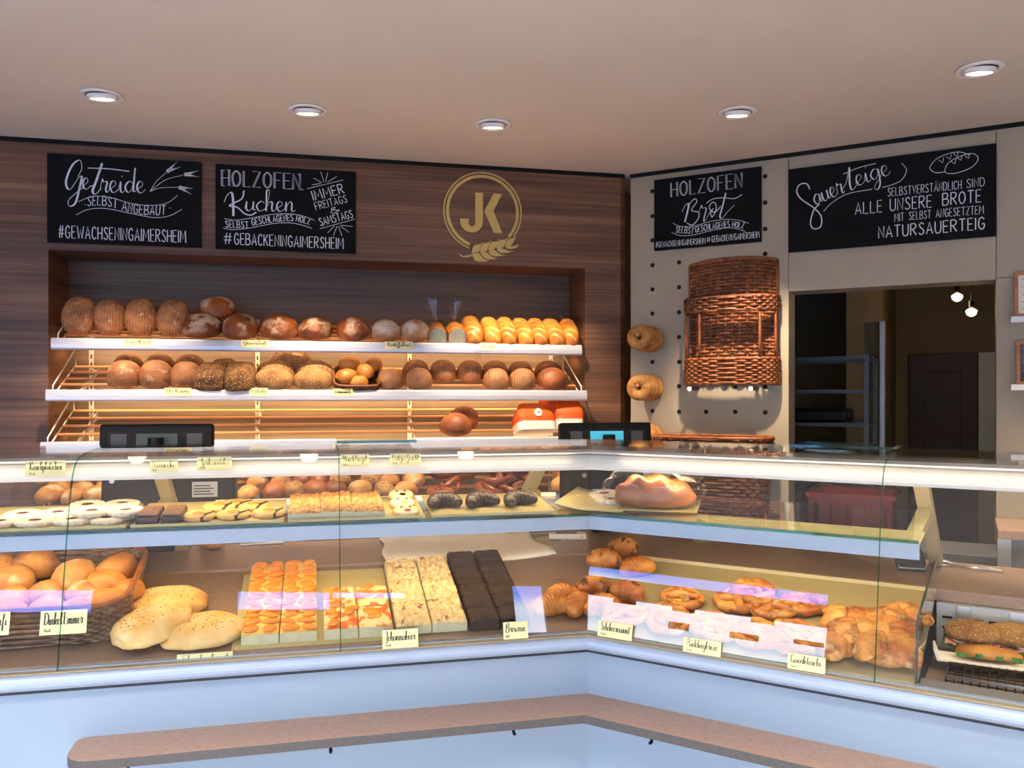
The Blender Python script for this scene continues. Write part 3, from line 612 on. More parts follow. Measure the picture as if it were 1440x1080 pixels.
def ear(s, c, ang, n=5, r=5.2):
    for i in range(n):
        for sd in (-1, 1):
            bx, by = c[0]+math.cos(ang)*(i*2.1), c[1]+math.sin(ang)*(i*2.1); a2 = ang+sd*.75
            s.line([(bx, by), (bx+math.cos(a2)*r*.5, by+math.sin(a2)*r*.5), (bx+math.cos(ang+sd*.4)*r, by+math.sin(ang+sd*.4)*r)], 1.5, taper=True)
            s.line([(bx+math.cos(ang+sd*.4)*r, by+math.sin(ang+sd*.4)*r), (bx+math.cos(ang+sd*.35)*(r+4+i), by+math.sin(ang+sd*.35)*(r+4+i))], .35, False)
S = Sign(W, (66, 215), (282, 228), (283, 347.5), (66, 340), 'leftmost black chalkboard with wheat ears, lettered Getreide selbst angebaut')
k = crop(60, 210, 6.261)
S.line(k((310, 245), (345, 165), (325, 95), (255, 150), (205, 290), (240, 355), (310, 260), (345, 240), (325, 340), (290, 470), (240, 502), (228, 450), (300, 380), (365, 330)), 2.6, pen=True)
S.text('e', k((345, 350))[0], k((420, 352))[0], 34, 2.3, 'script')
S.line(k((410, 330), (460, 300), (525, 120), (475, 270), (440, 370), (470, 392), (515, 345)), 3.1, pen=True)
S.text('reide', k((505, 378))[0], k((905, 384))[0], 35, 2.3, 'script')
S.line(k((397, 165), (580, 172), (763, 194)), 1.6)
for p in (((945, 372), (1000, 285), (1085, 208)), ((945, 372), (1080, 270), (1235, 228)), ((945, 372), (1040, 340), (1190, 335))): S.line(k(*p), .7)
ear(S, k((1090, 200))[0], -.55); ear(S, k((1245, 222))[0], -.05); ear(S, k((1195, 333))[0], .3)
S.text('SELBST', k((395, 500))[0], k((655, 522))[0], 13, 1.25, bend=lambda u: -3*math.sin(PI*u)); S.text('ANGEBAUT', k((700, 535))[0], k((1080, 575))[0], 13, 1.25, bend=lambda u: 3*math.sin(PI*u))
for c in ((370, 487), (1115, 517)): S.line(k(c, (c[0]+8, c[1])), 1.2, False)
S.line(k((315, 462), (440, 415), (600, 425), (780, 478), (960, 494), (1090, 475), (1188, 408)), .8); S.line(k((295, 578), (400, 530), (560, 522), (780, 565), (970, 600), (1110, 588), (1228, 528)), .8)
S.text('#GEWACHSENINGAIMERSHEIM', k((140, 778))[0], k((1260, 822))[0], 17, 1.55); S.end()

S = Sign(W, (303, 229), (500, 242.5), (500.8, 356.5), (303, 348.7), 'black chalkboard with ray bursts, lettered Holzofen Kuchen immer freitags und samstags')
k = crop(295, 220, 6.698)
S.text('HOLZOFEN', k((115, 275))[0], k((850, 312))[0], 22, 1.7, double=True)
for a, b in ((110, 128), (112, 275), (210, 275), (165, 128), (830, 168), (748, 305), (850, 312)):
    S.line(k((a-4, b), (a+32, b+2)), .7, False)
S.line(k((135, 430), (165, 365), (205, 340), (220, 420), (222, 562)), 3, pen=True); S.line(k((322, 322), (300, 400), (185, 462), (260, 480), (330, 540), (390, 552), (438, 525)), 2.0)
S.text('uchen', k((330, 512))[0], k((810, 520))[0], 30, 2.2, 'script')
S.text('SELBST', k((150, 668))[0], k((365, 662))[0], 9, 1.2, bend=lambda u: 2*u); S.text('GESCHLAGENES', k((400, 652))[0], k((788, 606))[0], 9, 1.2, bend=lambda u: -1.5*math.sin(PI*u)); S.text('HOLZ', k((812, 610))[0], k((940, 640))[0], 8.5, 1.2)
S.line(k((135, 585), (250, 600), (420, 575), (600, 545), (760, 542), (880, 562), (985, 602)), .8); S.line(k((125, 675), (230, 690), (400, 670), (580, 635), (740, 625), (860, 645), (962, 678)), .8)
S.text('#', k((132, 822))[0], k((205, 825))[0], 15, 1.5); S.text('GEBACKENINGAIMERSHEIM', k((232, 828))[0], k((1258, 872))[0], 15.5, 1.55)
S.text('IMMER', k((980, 415))[0], k((1268, 345))[0], 13.5, 1.7); S.text('FREITAGS', k((1002, 505))[0], k((1298, 430))[0], 10.5, 1.05)
S.text('&', k((1140, 540))[0], k((1225, 515))[0], 7.5, .95); S.text('SAMSTAGS', k((1045, 655))[0], k((1352, 575))[0], 11, 1.3)
for p in (((918, 304), (1258, 222)), ((1035, 682), (1368, 590)), ((960, 268), (1045, 255)), ((978, 205), (1055, 248)), ((1045, 145), (1075, 242)), ((1112, 150), (1090, 240)), ((1195, 190), (1110, 240)),
          ((1175, 655), (1110, 720)), ((1198, 658), (1165, 745)), ((1212, 658), (1245, 748)), ((1228, 655), (1312, 716)), ((1235, 648), (1345, 660))): S.line(k(*p), .8, False)
S.end()

S = Sign(B, (919, 254), (1069.6, 233), (1070.6, 338.5), (920.4, 353), 'small square chalkboard on the pegboard wall, lettered Holzofen Brot')
k = crop(910, 225, 8)
S.text('HOLZOFEN', k((272, 418))[0], k((1068, 308))[0], 20.5, 1.6, double=True)
S.line(k((395, 585), (430, 510), (470, 495), (450, 600), (425, 698)), 2.4, pen=True); S.line(k((455, 520), (530, 440), (560, 470), (500, 565), (580, 590), (575, 660), (510, 732), (450, 710)), 1.4)
S.line(k((580, 600), (610, 510), (620, 540), (665, 545), (640, 660), (650, 688), (720, 560)), 1.5, pen=True); S.line(k((745, 545), (715, 600), (735, 640), (775, 560), (770, 490), (730, 480), (700, 540), (760, 590), (830, 520)), 1.4)
S.line(k((885, 370), (850, 520), (820, 630), (845, 655), (900, 590), (985, 505)), 1.9, pen=True); S.line(k((665, 488), (740, 440), (860, 425), (980, 435), (1072, 388)), 1.1)
S.text('SELBST', k((320, 815))[0], k((520, 830))[0], 8.5, 1.1); S.text('GESCHLAGENES', k((545, 818))[0], k((930, 755))[0], 8.5, 1.1, bend=lambda u: -1*math.sin(PI*u)); S.text('HOLZ', k((955, 755))[0], k((1085, 770))[0], 8, 1.1)
S.line(k((290, 712), (380, 748), (540, 740), (720, 690), (900, 668), (1040, 680), (1145, 712)), .7); S.line(k((275, 815), (380, 852), (540, 840), (720, 795), (900, 765), (1010, 775), (1105, 805)), .7)
S.text('#GEWACHSENINGAIMERSHEIM', k((98, 985))[0], k((655, 940))[0], 8, .8); S.text('#', k((672, 925))[0], k((712, 920))[0], 7, .8); S.text('GEBACKENINGAIMERSHEIM', k((728, 925))[0], k((1262, 872))[0], 8.5, .85); S.end()

S = Sign(B, (1108.4, 238.5), (1400.8, 201), (1401.2, 331), (1108.6, 355), 'wide chalkboard above the hatch, lettered Sauerteige with two drawn loaves')
k = crop(1100, 195, 4.645)
S.line(k((180, 330), (160, 295), (115, 300), (95, 345), (125, 395), (210, 455), (255, 510), (250, 575), (205, 588), (185, 550), (205, 470), (245, 425)), 1.9, pen=False)
S.text('auer', k((215, 438))[0], k((412, 350))[0], 33, 2.1, 'script'); S.line(k((395, 330), (420, 280), (438, 185), (440, 280), (455, 335), (490, 300)), 2.1, pen=True); S.text('eige', k((485, 312))[0], k((712, 232))[0], 33, 2.0, 'script')
S.line(k((398, 232), (500, 190), (612, 162)), 1.1); S.line(k((270, 475), (330, 415), (430, 360), (588, 330)), .9); S.line(k((780, 160), (812, 205), (780, 270), (720, 300), (652, 320)), .9)
S.text('SELBSTVERSTÄNDLICH', k((690, 377))[0], k((1170, 328))[0], 11.5, .95); S.text('SIND', k((1205, 322))[0], k((1322, 308))[0], 11.5, .95)
S.text('ALLE', k((478, 496))[0], k((652, 478))[0], 16.5, 1.5); S.text('UNSERE', k((705, 472))[0], k((975, 447))[0], 16.5, 1.5); S.text('BROTE', k((1048, 437))[0], k((1298, 413))[0], 16.5, 1.6)
S.text('MIT', k((735, 542))[0], k((795, 535))[0], 11, .9); S.text('SELBST', k((828, 531))[0], k((970, 520))[0], 11, .9); S.text('ANGESETZTEM', k((1005, 515))[0], k((1315, 490))[0], 11, .95)
S.text('NATURSAUERTEIG', k((630, 650))[0], k((1322, 590))[0], 16, 1.7)
S.line(k((1058, 218), (1000, 222), (965, 190), (1005, 135), (1085, 98), (1160, 88), (1222, 105)), .9); S.line(k((1060, 215), (1080, 165), (1150, 120), (1240, 97), (1280, 130), (1240, 185), (1150, 222), (1085, 228), (1060, 215)), .9)
for x, y in ((1045, 150), (1095, 128), (1140, 108), (1125, 158), (1165, 135), (1215, 122)): S.line(k((x-22, y-10), (x+2, y+8), (x+10, y-26)), .9, False)
S.end()

# ------------------------------------------------------------------ gold emblem
k = crop(600, 220, 6.75); o0 = W.v(679, 298, -.004)
t = thing('gold_emblem', 'gold JK emblem with a ring and a wheat ear on the wooden wall', 'emblem', W, o0)
def g(*pts):
    out = []
    for p in k(*pts): r = W.v(p[0], p[1], -.004)-o0; out.append((r.x, r.z))
    return out
kk = W.depth(o0)/FPX; ctr = (0, 0)
def ring(r0, r1, a0, a1, name):
    m = MB(); n = 72; r0 *= kk; r1 *= kk
    pts = [(math.cos(math.radians(a0+(a1-a0)*i/n)), math.sin(math.radians(a0+(a1-a0)*i/n))) for i in range(n+1)]
    vs = [(c*r, y, s_*r) for y in (-.002, .003) for r in (r0, r1) for c, s_ in pts]; N_ = n+1; fs = []
    for i in range(n):
        fs += [(i, i+1, N_+i+1, N_+i), (2*N_+i, 3*N_+i, 3*N_+i+1, 2*N_+i+1), (i, 2*N_+i, 2*N_+i+1, i+1), (N_+i, N_+i+1, 3*N_+i+1, 3*N_+i)]
    m.add(vs, fs).obj(name, 'gold', t)
ring(54.2, 56.2, -36, 250, 'outer_ring'); ring(48, 52, -42, 248, 'inner_ring')
jarc = [(533, 620)]+[(430+103*math.cos(a), 625+98*math.sin(a)) for a in [i*PI/12 for i in range(13)]]+[(318, 625), (318, 590), (398, 590), (398, 632)]+[(430-32*math.cos(a), 634+34*math.sin(a)) for a in [i*PI/8 for i in range(1, 8)]]+[(460, 634), (460, 345), (533, 345)]
jarc = [(533, 345), (533, 620)]+[(427+106*math.cos(a), 625+98*math.sin(a)) for a in [i*PI/12 for i in range(1, 12)]]+[(318, 620), (318, 590), (398, 590), (398, 634)]+[(429-31*math.cos(a), 634+32*math.sin(a)) for a in [i*PI/8 for i in range(1, 8)]]+[(460, 634), (460, 345)]
MB().poly(g(*jarc), -.003, .003).obj('letter', 'gold', t); MB().poly(g((635, 352), (715, 357), (632, 520), (717, 728), (637, 725), (547, 520)), -.003, .003).obj('letter', 'gold', t)
m = MB()
up = [[(432, 880), (450, 845), (490, 835), (515, 830), (545, 805), (522, 835), (507, 860), (500, 905), (480, 905), (430, 925)], [(508, 905), (512, 860), (540, 825), (590, 815), (620, 788), (600, 820), (585, 850), (575, 890), (560, 900), (520, 910)], [(583, 890), (590, 840), (620, 812), (670, 805), (702, 780), (680, 815), (668, 840), (655, 870), (640, 880), (600, 900)], [(662, 870), (670, 830), (700, 795), (740, 790), (780, 765), (755, 800), (740, 835), (735, 858), (715, 868), (680, 880)], [(742, 858), (748, 820), (780, 785), (815, 775), (855, 765), (835, 790), (815, 825), (800, 850), (780, 862)]]
dn = [[(430, 930), (490, 912), (520, 950), (550, 978), (600, 985), (560, 995), (500, 1000), (455, 985)], [(505, 915), (565, 905), (600, 940), (630, 960), (675, 968), (620, 978), (560, 972), (530, 950)], [(582, 905), (640, 885), (680, 915), (710, 932), (760, 938), (710, 945), (645, 952), (605, 935)], [(660, 882), (715, 872), (760, 890), (790, 900), (835, 895), (770, 915), (705, 918), (675, 900)], [(742, 868), (800, 855), (830, 850), (882, 832), (850, 870), (790, 882)]]
for q in up+dn: m.poly(g(*q), -.0035, .003)
m.poly(g((297, 922), (350, 945), (428, 932), (428, 945), (380, 958), (330, 952)), -.0035, .003)
m.obj('wheat_ear', 'gold', t)

# ------------------------------------------------------------------ price cards
def card(F, xy, ang, name, label, x0, x1, z0, z1, lines, loc, tilt=0, small_=True):
    """a small yellow card: lines = (text, x0 frac, x1 frac, baseline frac, height frac)"""
    t = thing('price_card', label, 'price card', F, loc, (tilt, 0, ang))
    h = (x1-x0)/2; H = z1-z0
    MB().box(-h, h, 0, .0012, 0, H).obj('card', 'card_yellow', t); m = MB()
    for tx, a, b, zb, hh in lines: write(m, tx, (-h+2*h*a, H*zb), (-h+2*h*b, H*(zb+(0))), H*hh, H*hh*(.085 if small_ else .12) if hh > .25 else H*.018, 'script', -.0006)
    m.obj('lettering', 'ink', t, fix=False); return t
def stuck(F, y, px0, px1, py0, py1, word, label, small=True, tilt=0, dz=0):
    a = F.v(px0, py1, y); b = F.v(px1, py0, y); xc, h = (a.x+b.x)/2, (b.x-a.x)/2
    H = (py1-py0)*F.depth((xc, y, a.z))/FPX
    ln = [(word, .08, .92, .42, .5)]+([('Stück', .08, .24, .13, .14)] if small else [])
    return card(F, 0, 0, 'price_card', label, -h, h, 0, H, ln, (xc, y, (F.v((px0+px1)/2, (py0+py1)/2, y)).z-H/2), tilt, small)
for px0, px1, py0, py1, w in ((36, 92, 647.5, 670, 'Kirschplätzchen'), (211, 250, 646.5, 664.5, 'Nussecke'), (277, 326, 642.5, 661, 'Aprikosentaler'), (479, 519, 639, 656, 'Mandelriegel'), (548, 592, 638, 654, 'Lustiges Gesicht')):
    stuck(L, .203, px0, px1, py0, py1, w, 'yellow card on the left canopy lettered '+w)
for i, px0, px1, py0, py1, w in ((0, 174, 214, 476.5, 487.5, 'Landbrot'), (0, 339, 378, 478, 489, 'Gewürzlaib'), (0, 541, 580, 480.5, 492, 'Kartoffelbrot'), (0, 675, 698, 482, 493, 'Toast'), (1, 231, 269, 545.5, 557, 'Ur Krimi'), (1, 351, 377, 545.5, 557, 'Vitale'), (1, 468, 496, 546.5, 557.5, 'Sesamsemmeln')):
    stuck(W, SHELF[i][1]-.0095, px0, px1, py0, py1, w, 'small yellow tag on the %s shelf rail lettered %s' % (('top', 'second')[i], w), False)
for px0, px1, py0, py1, w, F, y in ((538, 588.5, 886, 911.5, 'Johannisbeer', L, .004), (708.5, 743, 875, 898.5, 'Brownie', L, .004), (248, 327, 919, 939, 'Fladenbrot', L, .026), (55, 121, 859, 892, 'Dinkel-Emmer', L, .036), (-28, 12, 862, 894, 'Kornfi', L, .036),
                                 (840, 888, 876, 898, 'Schokocroissant', R, .004), (960, 1013, 900, 921, 'Puddingbreze', R, .004), (1107, 1160, 922, 944, 'Quarktasche', R, .004)):
    lab = {'Kornfi': 'yellow card cut off by the left edge of the photo, before the roll basket', 'Dinkel-Emmer': 'yellow card lettered Dinkel-Emmer before the big wicker basket of rolls'}.get(w, ('yellow card behind the front glass lettered ' if w == 'Fladenbrot' else 'yellow card on the front glass lettered ')+w)
    stuck(F, y, px0, px1, py0, py1, w, lab, True, -.247)

# ------------------------------------------------------------------ wicker
mat('wicker', '9a5a2c', '6b3717', .5, scale=(30, 30, 30)); mat('wicker_dark', '7d4724', '54290f', .5, scale=(30, 30, 30)); mat('wicker_grey', '8c6f56', '65493a', .55, scale=(30, 30, 30))
def weave(mb, surf, nst, nrow, r, amp, closed=False, rs=None):
    """surf(u, t) -> (point, outward normal); rows wind in front of and behind the stakes"""
    for i in range(nst+(0 if closed else 1)):
        u = i/nst; mb.tube([surf(u, t/6)[0] for t in range(7)], rs or r*.8, 5)
    for j in range(nrow):
        t = (j+.5)/nrow; pts = []
        for i in range(nst*3+(0 if closed else 1)):
            u = i/(nst*3); p, n = surf(u, t); s = amp*math.cos(PI*nst*u)*(1 if j % 2 else -1)
            pts.append(p+n*s)
        mb.tube(pts, r, 5, closed=closed, flat=1)
# tall wall basket on the pegboard
p0 = B.v(966, 541, -.05); p1 = B.v(1093, 541, -.05); wz = B.v(1030, 541, -.05).z; bw = (p1.x-p0.x)/2; bh = B.v(1030, 362, -.05).z-wz
t = thing('wall_basket', 'tall brown wicker basket hanging on the pegboard wall', 'basket', B, ((p0.x+p1.x)/2, -.012, wz+.004))
def back(u, q): x = (u-.5)*2*bw*.97; return Vector((x, 0, q*(bh*.962+bh*.038*(1-(2*u-1)**2)))), Vector((0, -1, 0))
m = MB(); weave(m, back, 12, 36, .0085, .009); m.obj('back_panel', 'wicker', t)
m = MB(); m.tube([back(u/20, 1)[0] for u in range(21)], .008, 6).tube([back(0, q/4)[0] for q in range(5)], .009, 6).tube([back(1, q/4)[0] for q in range(5)], .009, 6); m.obj('frame', 'wicker', t)
def front(z0, z1, dp):
    def f(u, q):
        a = PI*(1-u); return Vector((bw*1.02*math.copysign(abs(math.cos(a))**.6, math.cos(a)), -dp*abs(math.sin(a))**.6, z0+(z1-z0)*q)), Vector((math.cos(a)*.5, -1, 0)).normalized()
    return f
m = MB(); fb = front(.0, bh*.20, .13); weave(m, fb, 22, 11, .0075, .008)
for q in (0, .02, .98): m.tube([fb(u/40, q)[0] for u in range(41)], .0085, 6)
m.obj('lower_band', 'wicker', t)
m = MB(); fb = front(bh*.565, bh*.675, .14); weave(m, fb, 22, 5, .0075, .008)
for q in (0, .98): m.tube([fb(u/40, q)[0] for u in range(41)], .008, 6)
m.obj('upper_band', 'wicker_dark', t)
for u in (.12, .36, .68, .9): m = MB(); m.tube([front(bh*.2, bh*.62, .132)(u, q/3)[0] for q in range(4)], .0075, 6); m.obj('strut', 'wicker', t)
for px in (975, 1060):
    p = B.v(px, 545, -.08); o = thing('wall_peg', 'white ended peg under the %s side of the tall wall basket' % ('left' if px < 1000 else 'right'), 'peg', B, (p.x, 0, wz-.022), group='pegs below the wall basket')
    MB().cyl((0, .01, 0), (0, -.15, 0), .009).obj('rod', 'black_plastic', o); MB().cyl((0, -.15, 0), (0, -.155, 0), .0125).obj('cap', 'lamp_white', o)
# low basket standing below it behind the counter
p0 = B.v(926, 612, -.12); p1 = B.v(1087, 614, -.12); zt = p0.z; bw2 = (p1.x-p0.x)/2
t = thing('low_basket', 'wide low brown wicker basket below the pegboard wall, rim just above the counter', 'basket', B, ((p0.x+p1.x)/2, -.17, .90))
def low(u, q):
    a = 2*PI*u; return Vector((bw2*math.copysign(abs(math.cos(a))**.5, math.cos(a))*(.88+.12*q), .15*math.copysign(abs(math.sin(a))**.5, math.sin(a))*(.9+.1*q), (zt-.90)*q)), Vector((math.cos(a), math.sin(a), 0))
m = MB(); weave(m, low, 40, 26, .007, .007, True); m.box(-bw2*.8, bw2*.8, -.12, .12, 0, .006); m.obj('body', 'wicker_dark', t)
MB().tube([low(u/48, 1)[0] for u in range(48)], .011, 6, closed=True).obj('rim', 'wicker', t)
o = MB().box(0, 1.9, -.36, -.004, .86, .898).box(0.03, 1.9, -.33, -.004, 0, .86).obj('back_counter', 'grey_plastic', bevel=.003); place(o, B, (.12, 0, 0)); tag(o, 'grey back counter below the pegboard wall, mostly hidden', 'counter')

# ------------------------------------------------------------------ tills
def till(F, px0, px1, py0, y, name, lab, scr, lower):
    a = F.v(px0, py0, y); b = F.v(px1, py0, y); h = (b.x-a.x)/2; t = thing('cash_register', lab, 'cash register', F, ((a.x+b.x)/2, y, .988)); zt = a.z-.988
    Mt = Matrix.Translation((0, 0, zt-.13)) @ Matrix.Rotation(math.radians(-8), 4, 'X')
    o = MB().box(-h, h, 0, .045, 0, .13, Mt).obj('display_head', 'black_plastic', t, bevel=.012, seg=4)
    MB().box(-h*.86, h*.86, -.002, .004, .012, .098, Mt).obj('front_panel', mat('gloss_black', '0c0d10', rough=.12), o)
    MB().box(-h*.36, h*.36, -.004, .0, .038, .09, Mt).obj('screen', scr, o)
    for s in (-1, 1): MB().box(s*h*.66-.028, s*h*.66+.028, -.0035, 0, .02, .09, Mt).obj('side_panel', 'grey_plastic', o)
    MB().cyl((0, -.02, zt-.125), (0, -.02, zt-.055), .03, .028, 24).obj('knob', 'black_plastic', o)
    MB().box(-.06, .06, .02, .06, .0, zt-.12).obj('stand', 'black_plastic', t, bevel=.006)
    for x0, x1, z0, z1 in lower:
        o = MB().prism([(-.01, z0), (.02, z1), (.12, z1), (.12, z0)], x0, x1).obj('body', 'black_plastic', t, bevel=.008)
    return t, h
t, h = till(L, 138, 300, 596, .93, 'cash_register', 'black cash register behind the left end of the counter with an unlit display', 'screen_dim', [(-.20, .015, .14, .36), (.05, .29, .135, .345)])
mat('sticker', 'd4d4ce', rough=.5)
m = MB().box(.13, .225, -.004, -.001, .215, .275); m.cur = 1
for r in range(4): m.box(.137, .21-.012*(r % 2), -.0048, -.004, .225+r*.011, .229+r*.011)
m.obj('sticker', ['sticker', 'ink'], t)
MB().cyl((-.16, -.005, .285), (-.16, .004, .285), .009).obj('button', 'steel', t)
t, h = till(L, 789, 918, 594, .98, 'cash_register', 'black cash register at the counter corner with a lit blue display', 'screen_blue', [(-.19, -.01, .15, .38), (.0, .22, .13, .36)])
MB().box(.17, .225, -.006, -.003, .235, .285).obj('sticker', 'sticker', t); MB().cyl((-.11, -.008, .26), (-.11, .004, .26), .01).obj('button', 'steel', t)

# ------------------------------------------------------------------ back room and right hand fittings
a = B.v(1131, 500, 1.15); b = B.v(1221, 512, 1.15); zt = a.z
mat('trolley_grey', '5c626a', rough=.5, metal=.3)
t = thing('rack_trolley', 'grey steel baking rack trolley standing in the dark back room', 'trolley', B, (a.x-.25, 1.15, 0)); w = b.x-a.x+.25
for x in (.01, w-.01):
    for y in (0, .6): MB().box(x-.014, x+.014, y-.014, y+.014, .08, zt).obj('upright', 'trolley_grey', t)
for i in range(7):
    z = zt-.01-i*.215
    if z < .15: break
    m = MB()
    for y in (0, .3, .6): m.box(0, w, y-.01, y+.01, z-.022, z)
    for k in range(6): m.box(w*k/5-.012, w*k/5+.012, 0, .6, z-.01, z-.004)
    m.obj('rack_level', 'trolley_grey', t)
for i, z in enumerate((zt-.44+.02,)):
    o = MB().box(0, .45, .1, .5, 0, .09).obj('dark_crate', 'black_plastic', bevel=.02); place(o, B, (a.x-.2, 1.15, zt-.01-2*.215)); tag(o, 'dark crate lying on the third level of the rack trolley', 'crate')
a = B.v(1377, 590, 2.9)
mat('red_plastic', '6a1219', '5d0f16', .4, scale=(5, 5, 5))
def crate(F, loc, w, d, h, lab):
    t = thing('red_crate', lab, 'crate', F, loc, group='red plastic crates behind the counter'); m = MB()
    m.box(0, w, 0, d, 0, .012)
    for y0, y1 in ((0, .012), (d-.012, d)):
        m.box(0, w, y0, y1, h-.05, h).box(0, w, y0, y1, 0, .05)
        for k in range(6): m.box(w*k/5.0-(.03 if k else 0), w*k/5.0+(.03 if k < 5 else 0), y0, y1, .05, h-.05)
        for k in range(5):
            for q in range(4):
                x = w*k/5+.045+q*.016
                if x < w*(k+1)/5-.03: m.add([(x, y0+.003, .05), (x+.007, y0+.003, .05), (x+.03, y0+.003, h-.05), (x+.023, y0+.003, h-.05), (x, y1-.003, .05), (x+.007, y1-.003, .05), (x+.03, y1-.003, h-.05), (x+.023, y1-.003, h-.05)], [(0, 1, 2, 3), (7, 6, 5, 4), (0, 4, 5, 1), (3, 2, 6, 7), (0, 3, 7, 4), (1, 5, 6, 2)])
    for x0, x1 in ((0, .012), (w-.012, w)): m.box(x0, x1, .012, d-.012, 0, h)
    m.box(-.012, w+.012, -.012, .0, h-.025, h).box(-.012, w+.012, d, d+.012, h-.025, h)
    m.obj('body', 'red_plastic', t); return t
a = B.v(1136, 692, .32); b = B.v(1256, 692, .32); ch = .30
for i in range(3):
    crate(B, (a.x, .32, a.z-ch*(i+1)-.001*i), b.x-a.x, .4, ch, ['topmost red plastic crate seen through the counter glass', 'middle red plastic crate of the stack behind the counter', 'lowest red plastic crate of the stack behind the counter'][i])
# small counter at the right edge behind the glass
a = B.v(1403, 745, -.42); zt = a.z
t = thing('side_cabinet', 'low grey cabinet with a brown top by the right wall, behind the counter', 'cabinet', B, (a.x, -.42, 0))
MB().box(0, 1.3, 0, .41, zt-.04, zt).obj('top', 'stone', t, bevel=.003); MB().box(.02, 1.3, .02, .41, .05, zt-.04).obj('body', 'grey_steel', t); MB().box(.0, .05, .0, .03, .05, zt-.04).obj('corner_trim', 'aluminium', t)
m = MB().box(.16, .165, .012, .02, .3, zt-.14).box(.16, .6, .012, .02, zt-.145, zt-.14).box(.17, .6, .010, .02, .3, zt-.15); m.obj('door', 'grey_steel', t)
o = MB().box(0, .35, 0, .3, 0, .07).obj('black_tray', 'black_plastic', bevel=.01); place(o, B, (a.x+.22, -.37, zt)); tag(o, 'black tray on the brown cabinet top at the right edge', 'tray')
# picture ledges with framed cards
mat('frame_copper', 'a5603a', 'd08a58', .4, scale=(9, 9, 9)); mat('art_paper', 'e6dfd2', rough=.7); mat('art_dark', '2f3a44', '6b6a68', .7, scale=(9, 9, 5))
for py, top, px0, lab, dk in ((450, 382, 1427, 'upper', 0), (545.5, 479, 1429.5, 'lower', 1)):
    a = B.v(1421.5, py, -.10); o = MB().box(0, .8, 0, .10, -.028, 0).obj('picture_ledge', 'lamp_white', bevel=.002); z = B.v(1421.5, py-5, -.10).z
    place(o, B, (a.x, -.10, z)); tag(o, '%s narrow white picture ledge at the right edge of the wall' % lab, 'ledge')
    b = B.v(px0, top, -.05); hgt = b.z-z
    t = thing('framed_print', '%s copper framed hand lettered print on the %s ledge at the right edge' % (('bright', 'dark')[dk], lab), 'picture', B, (b.x, -.075, z), (-.16, 0, 0))
    wd_ = .24; fw = .014
    MB().box(0, wd_, 0, .018, 0, fw).box(0, wd_, 0, .018, hgt-fw, hgt).box(0, fw, 0, .018, fw, hgt-fw).box(wd_-fw, wd_, 0, .018, fw, hgt-fw).obj('frame', 'frame_copper', t)
    m = MB().box(fw, wd_-fw, .006, .012, fw, hgt-fw); m.obj('print', 'art_dark' if dk else 'art_paper', t)
    m = MB()
    for r in range(6): m.ribbon(smooth([(fw+.012+q*.008, hgt-.035-r*.034+.008*math.sin(q*2.3+r)) for q in range(12)], 3), .0018, .0052)
    m.obj('lettering', 'chalk' if dk else 'ink', t, fix=False)

# ------------------------------------------------------------------ baked goods: materials
def nz(d, s, k): return noise.noise(Vector((d.x*k+s*7.3, d.y*k-s*3.1, d.z*k+s*1.7)))
CR = dict(vary=True, detail=5)
m = mat('crust_ribbed', '844a26', 'b0703c', .75, scale=(22, 22, 22), bump=.35, bscale=(90, 90, 90), **CR); overlay(m, 'b58d64', (23, 3, 3), .7, 1.0, 'wave', amount=.5, vary=False); overlay(m, 'c9ab84', 40, .58, .72, amount=.6)
m = mat('crust_dark', '5e2b12', 'a3561f', .5, scale=(9, 9, 9), bump=.5, bscale=(45, 45, 45), **CR); overlay(m, 'd2b793', 16, .50, .60, up=(-.2, .7), amount=.9)
m = mat('crust_floured', 'a4652f', 'c88f58', .7, scale=(10, 10, 10), bump=.35, bscale=(60, 60, 60), **CR); overlay(m, 'e3cfb5', 13, .36, .56, up=(-.1, .5))
m = mat('crust_toast', '9c5519', 'c9822f', .42, scale=(9, 9, 9), bump=.15, **CR); overlay(m, 'd9a860', (9, 13, .01), .72, .95, 'wave', up=(-.1, .4), amount=.5, vary=False, seedoff=5)
mat('crumb', '9aa08f', '8b917f', .9, scale=(60, 60, 60), bump=.3)
m = mat('crust_rye', '7b4a2a', '9c653c', .65, scale=(16, 16, 16), bump=.4, bscale=(70, 70, 70), **CR); overlay(m, 'c9a67c', 30, .57, .68, amount=.6)
m = mat('crust_brown', '6b371b', '975529', .5, scale=(10, 10, 10), bump=.35, bscale=(60, 60, 60), **CR)
m = mat('crust_striped', '75472a', '9a643a', .65, scale=(16, 16, 16), bump=.3, bscale=(70, 70, 70), **CR); overlay(m, 'bf9a6c', (26, 3, 3), .65, 1.0, 'wave', amount=.45, vary=False)
m = mat('crust_seed_block', '4f3017', '7d5527', .8, scale=(30, 30, 30), bump=.8, bscale=(140, 140, 140), **CR); overlay(m, 'd0a868', 110, .36, .18, 'voronoi', amount=.7)
m = mat('crust_seeded', '85592e', 'a97c45', .8, scale=(18, 18, 18), bump=.8, bscale=(150, 150, 150), **CR); overlay(m, 'e0c08a', 110, .36, .16, 'voronoi', amount=.6)
m = mat('crust_poppy', '8a6234', 'b98d55', .8, scale=(18, 18, 18), bump=.6, bscale=(150, 150, 150), **CR); overlay(m, '3f2c1b', 85, .40, .2, 'voronoi', up=(-.3, .5), amount=.85)
m = mat('crust_golden', 'a05d1e', 'cd8e3c', .5, scale=(12, 12, 12), bump=.2, bscale=(40, 40, 40), **CR)
m = mat('crust_golden_floured', '9c6228', 'c48f4c', .6, scale=(12, 12, 12), bump=.25, bscale=(60, 60, 60), **CR); overlay(m, 'dcc6a0', 15, .54, .68, up=(-.1, .6), amount=.8)
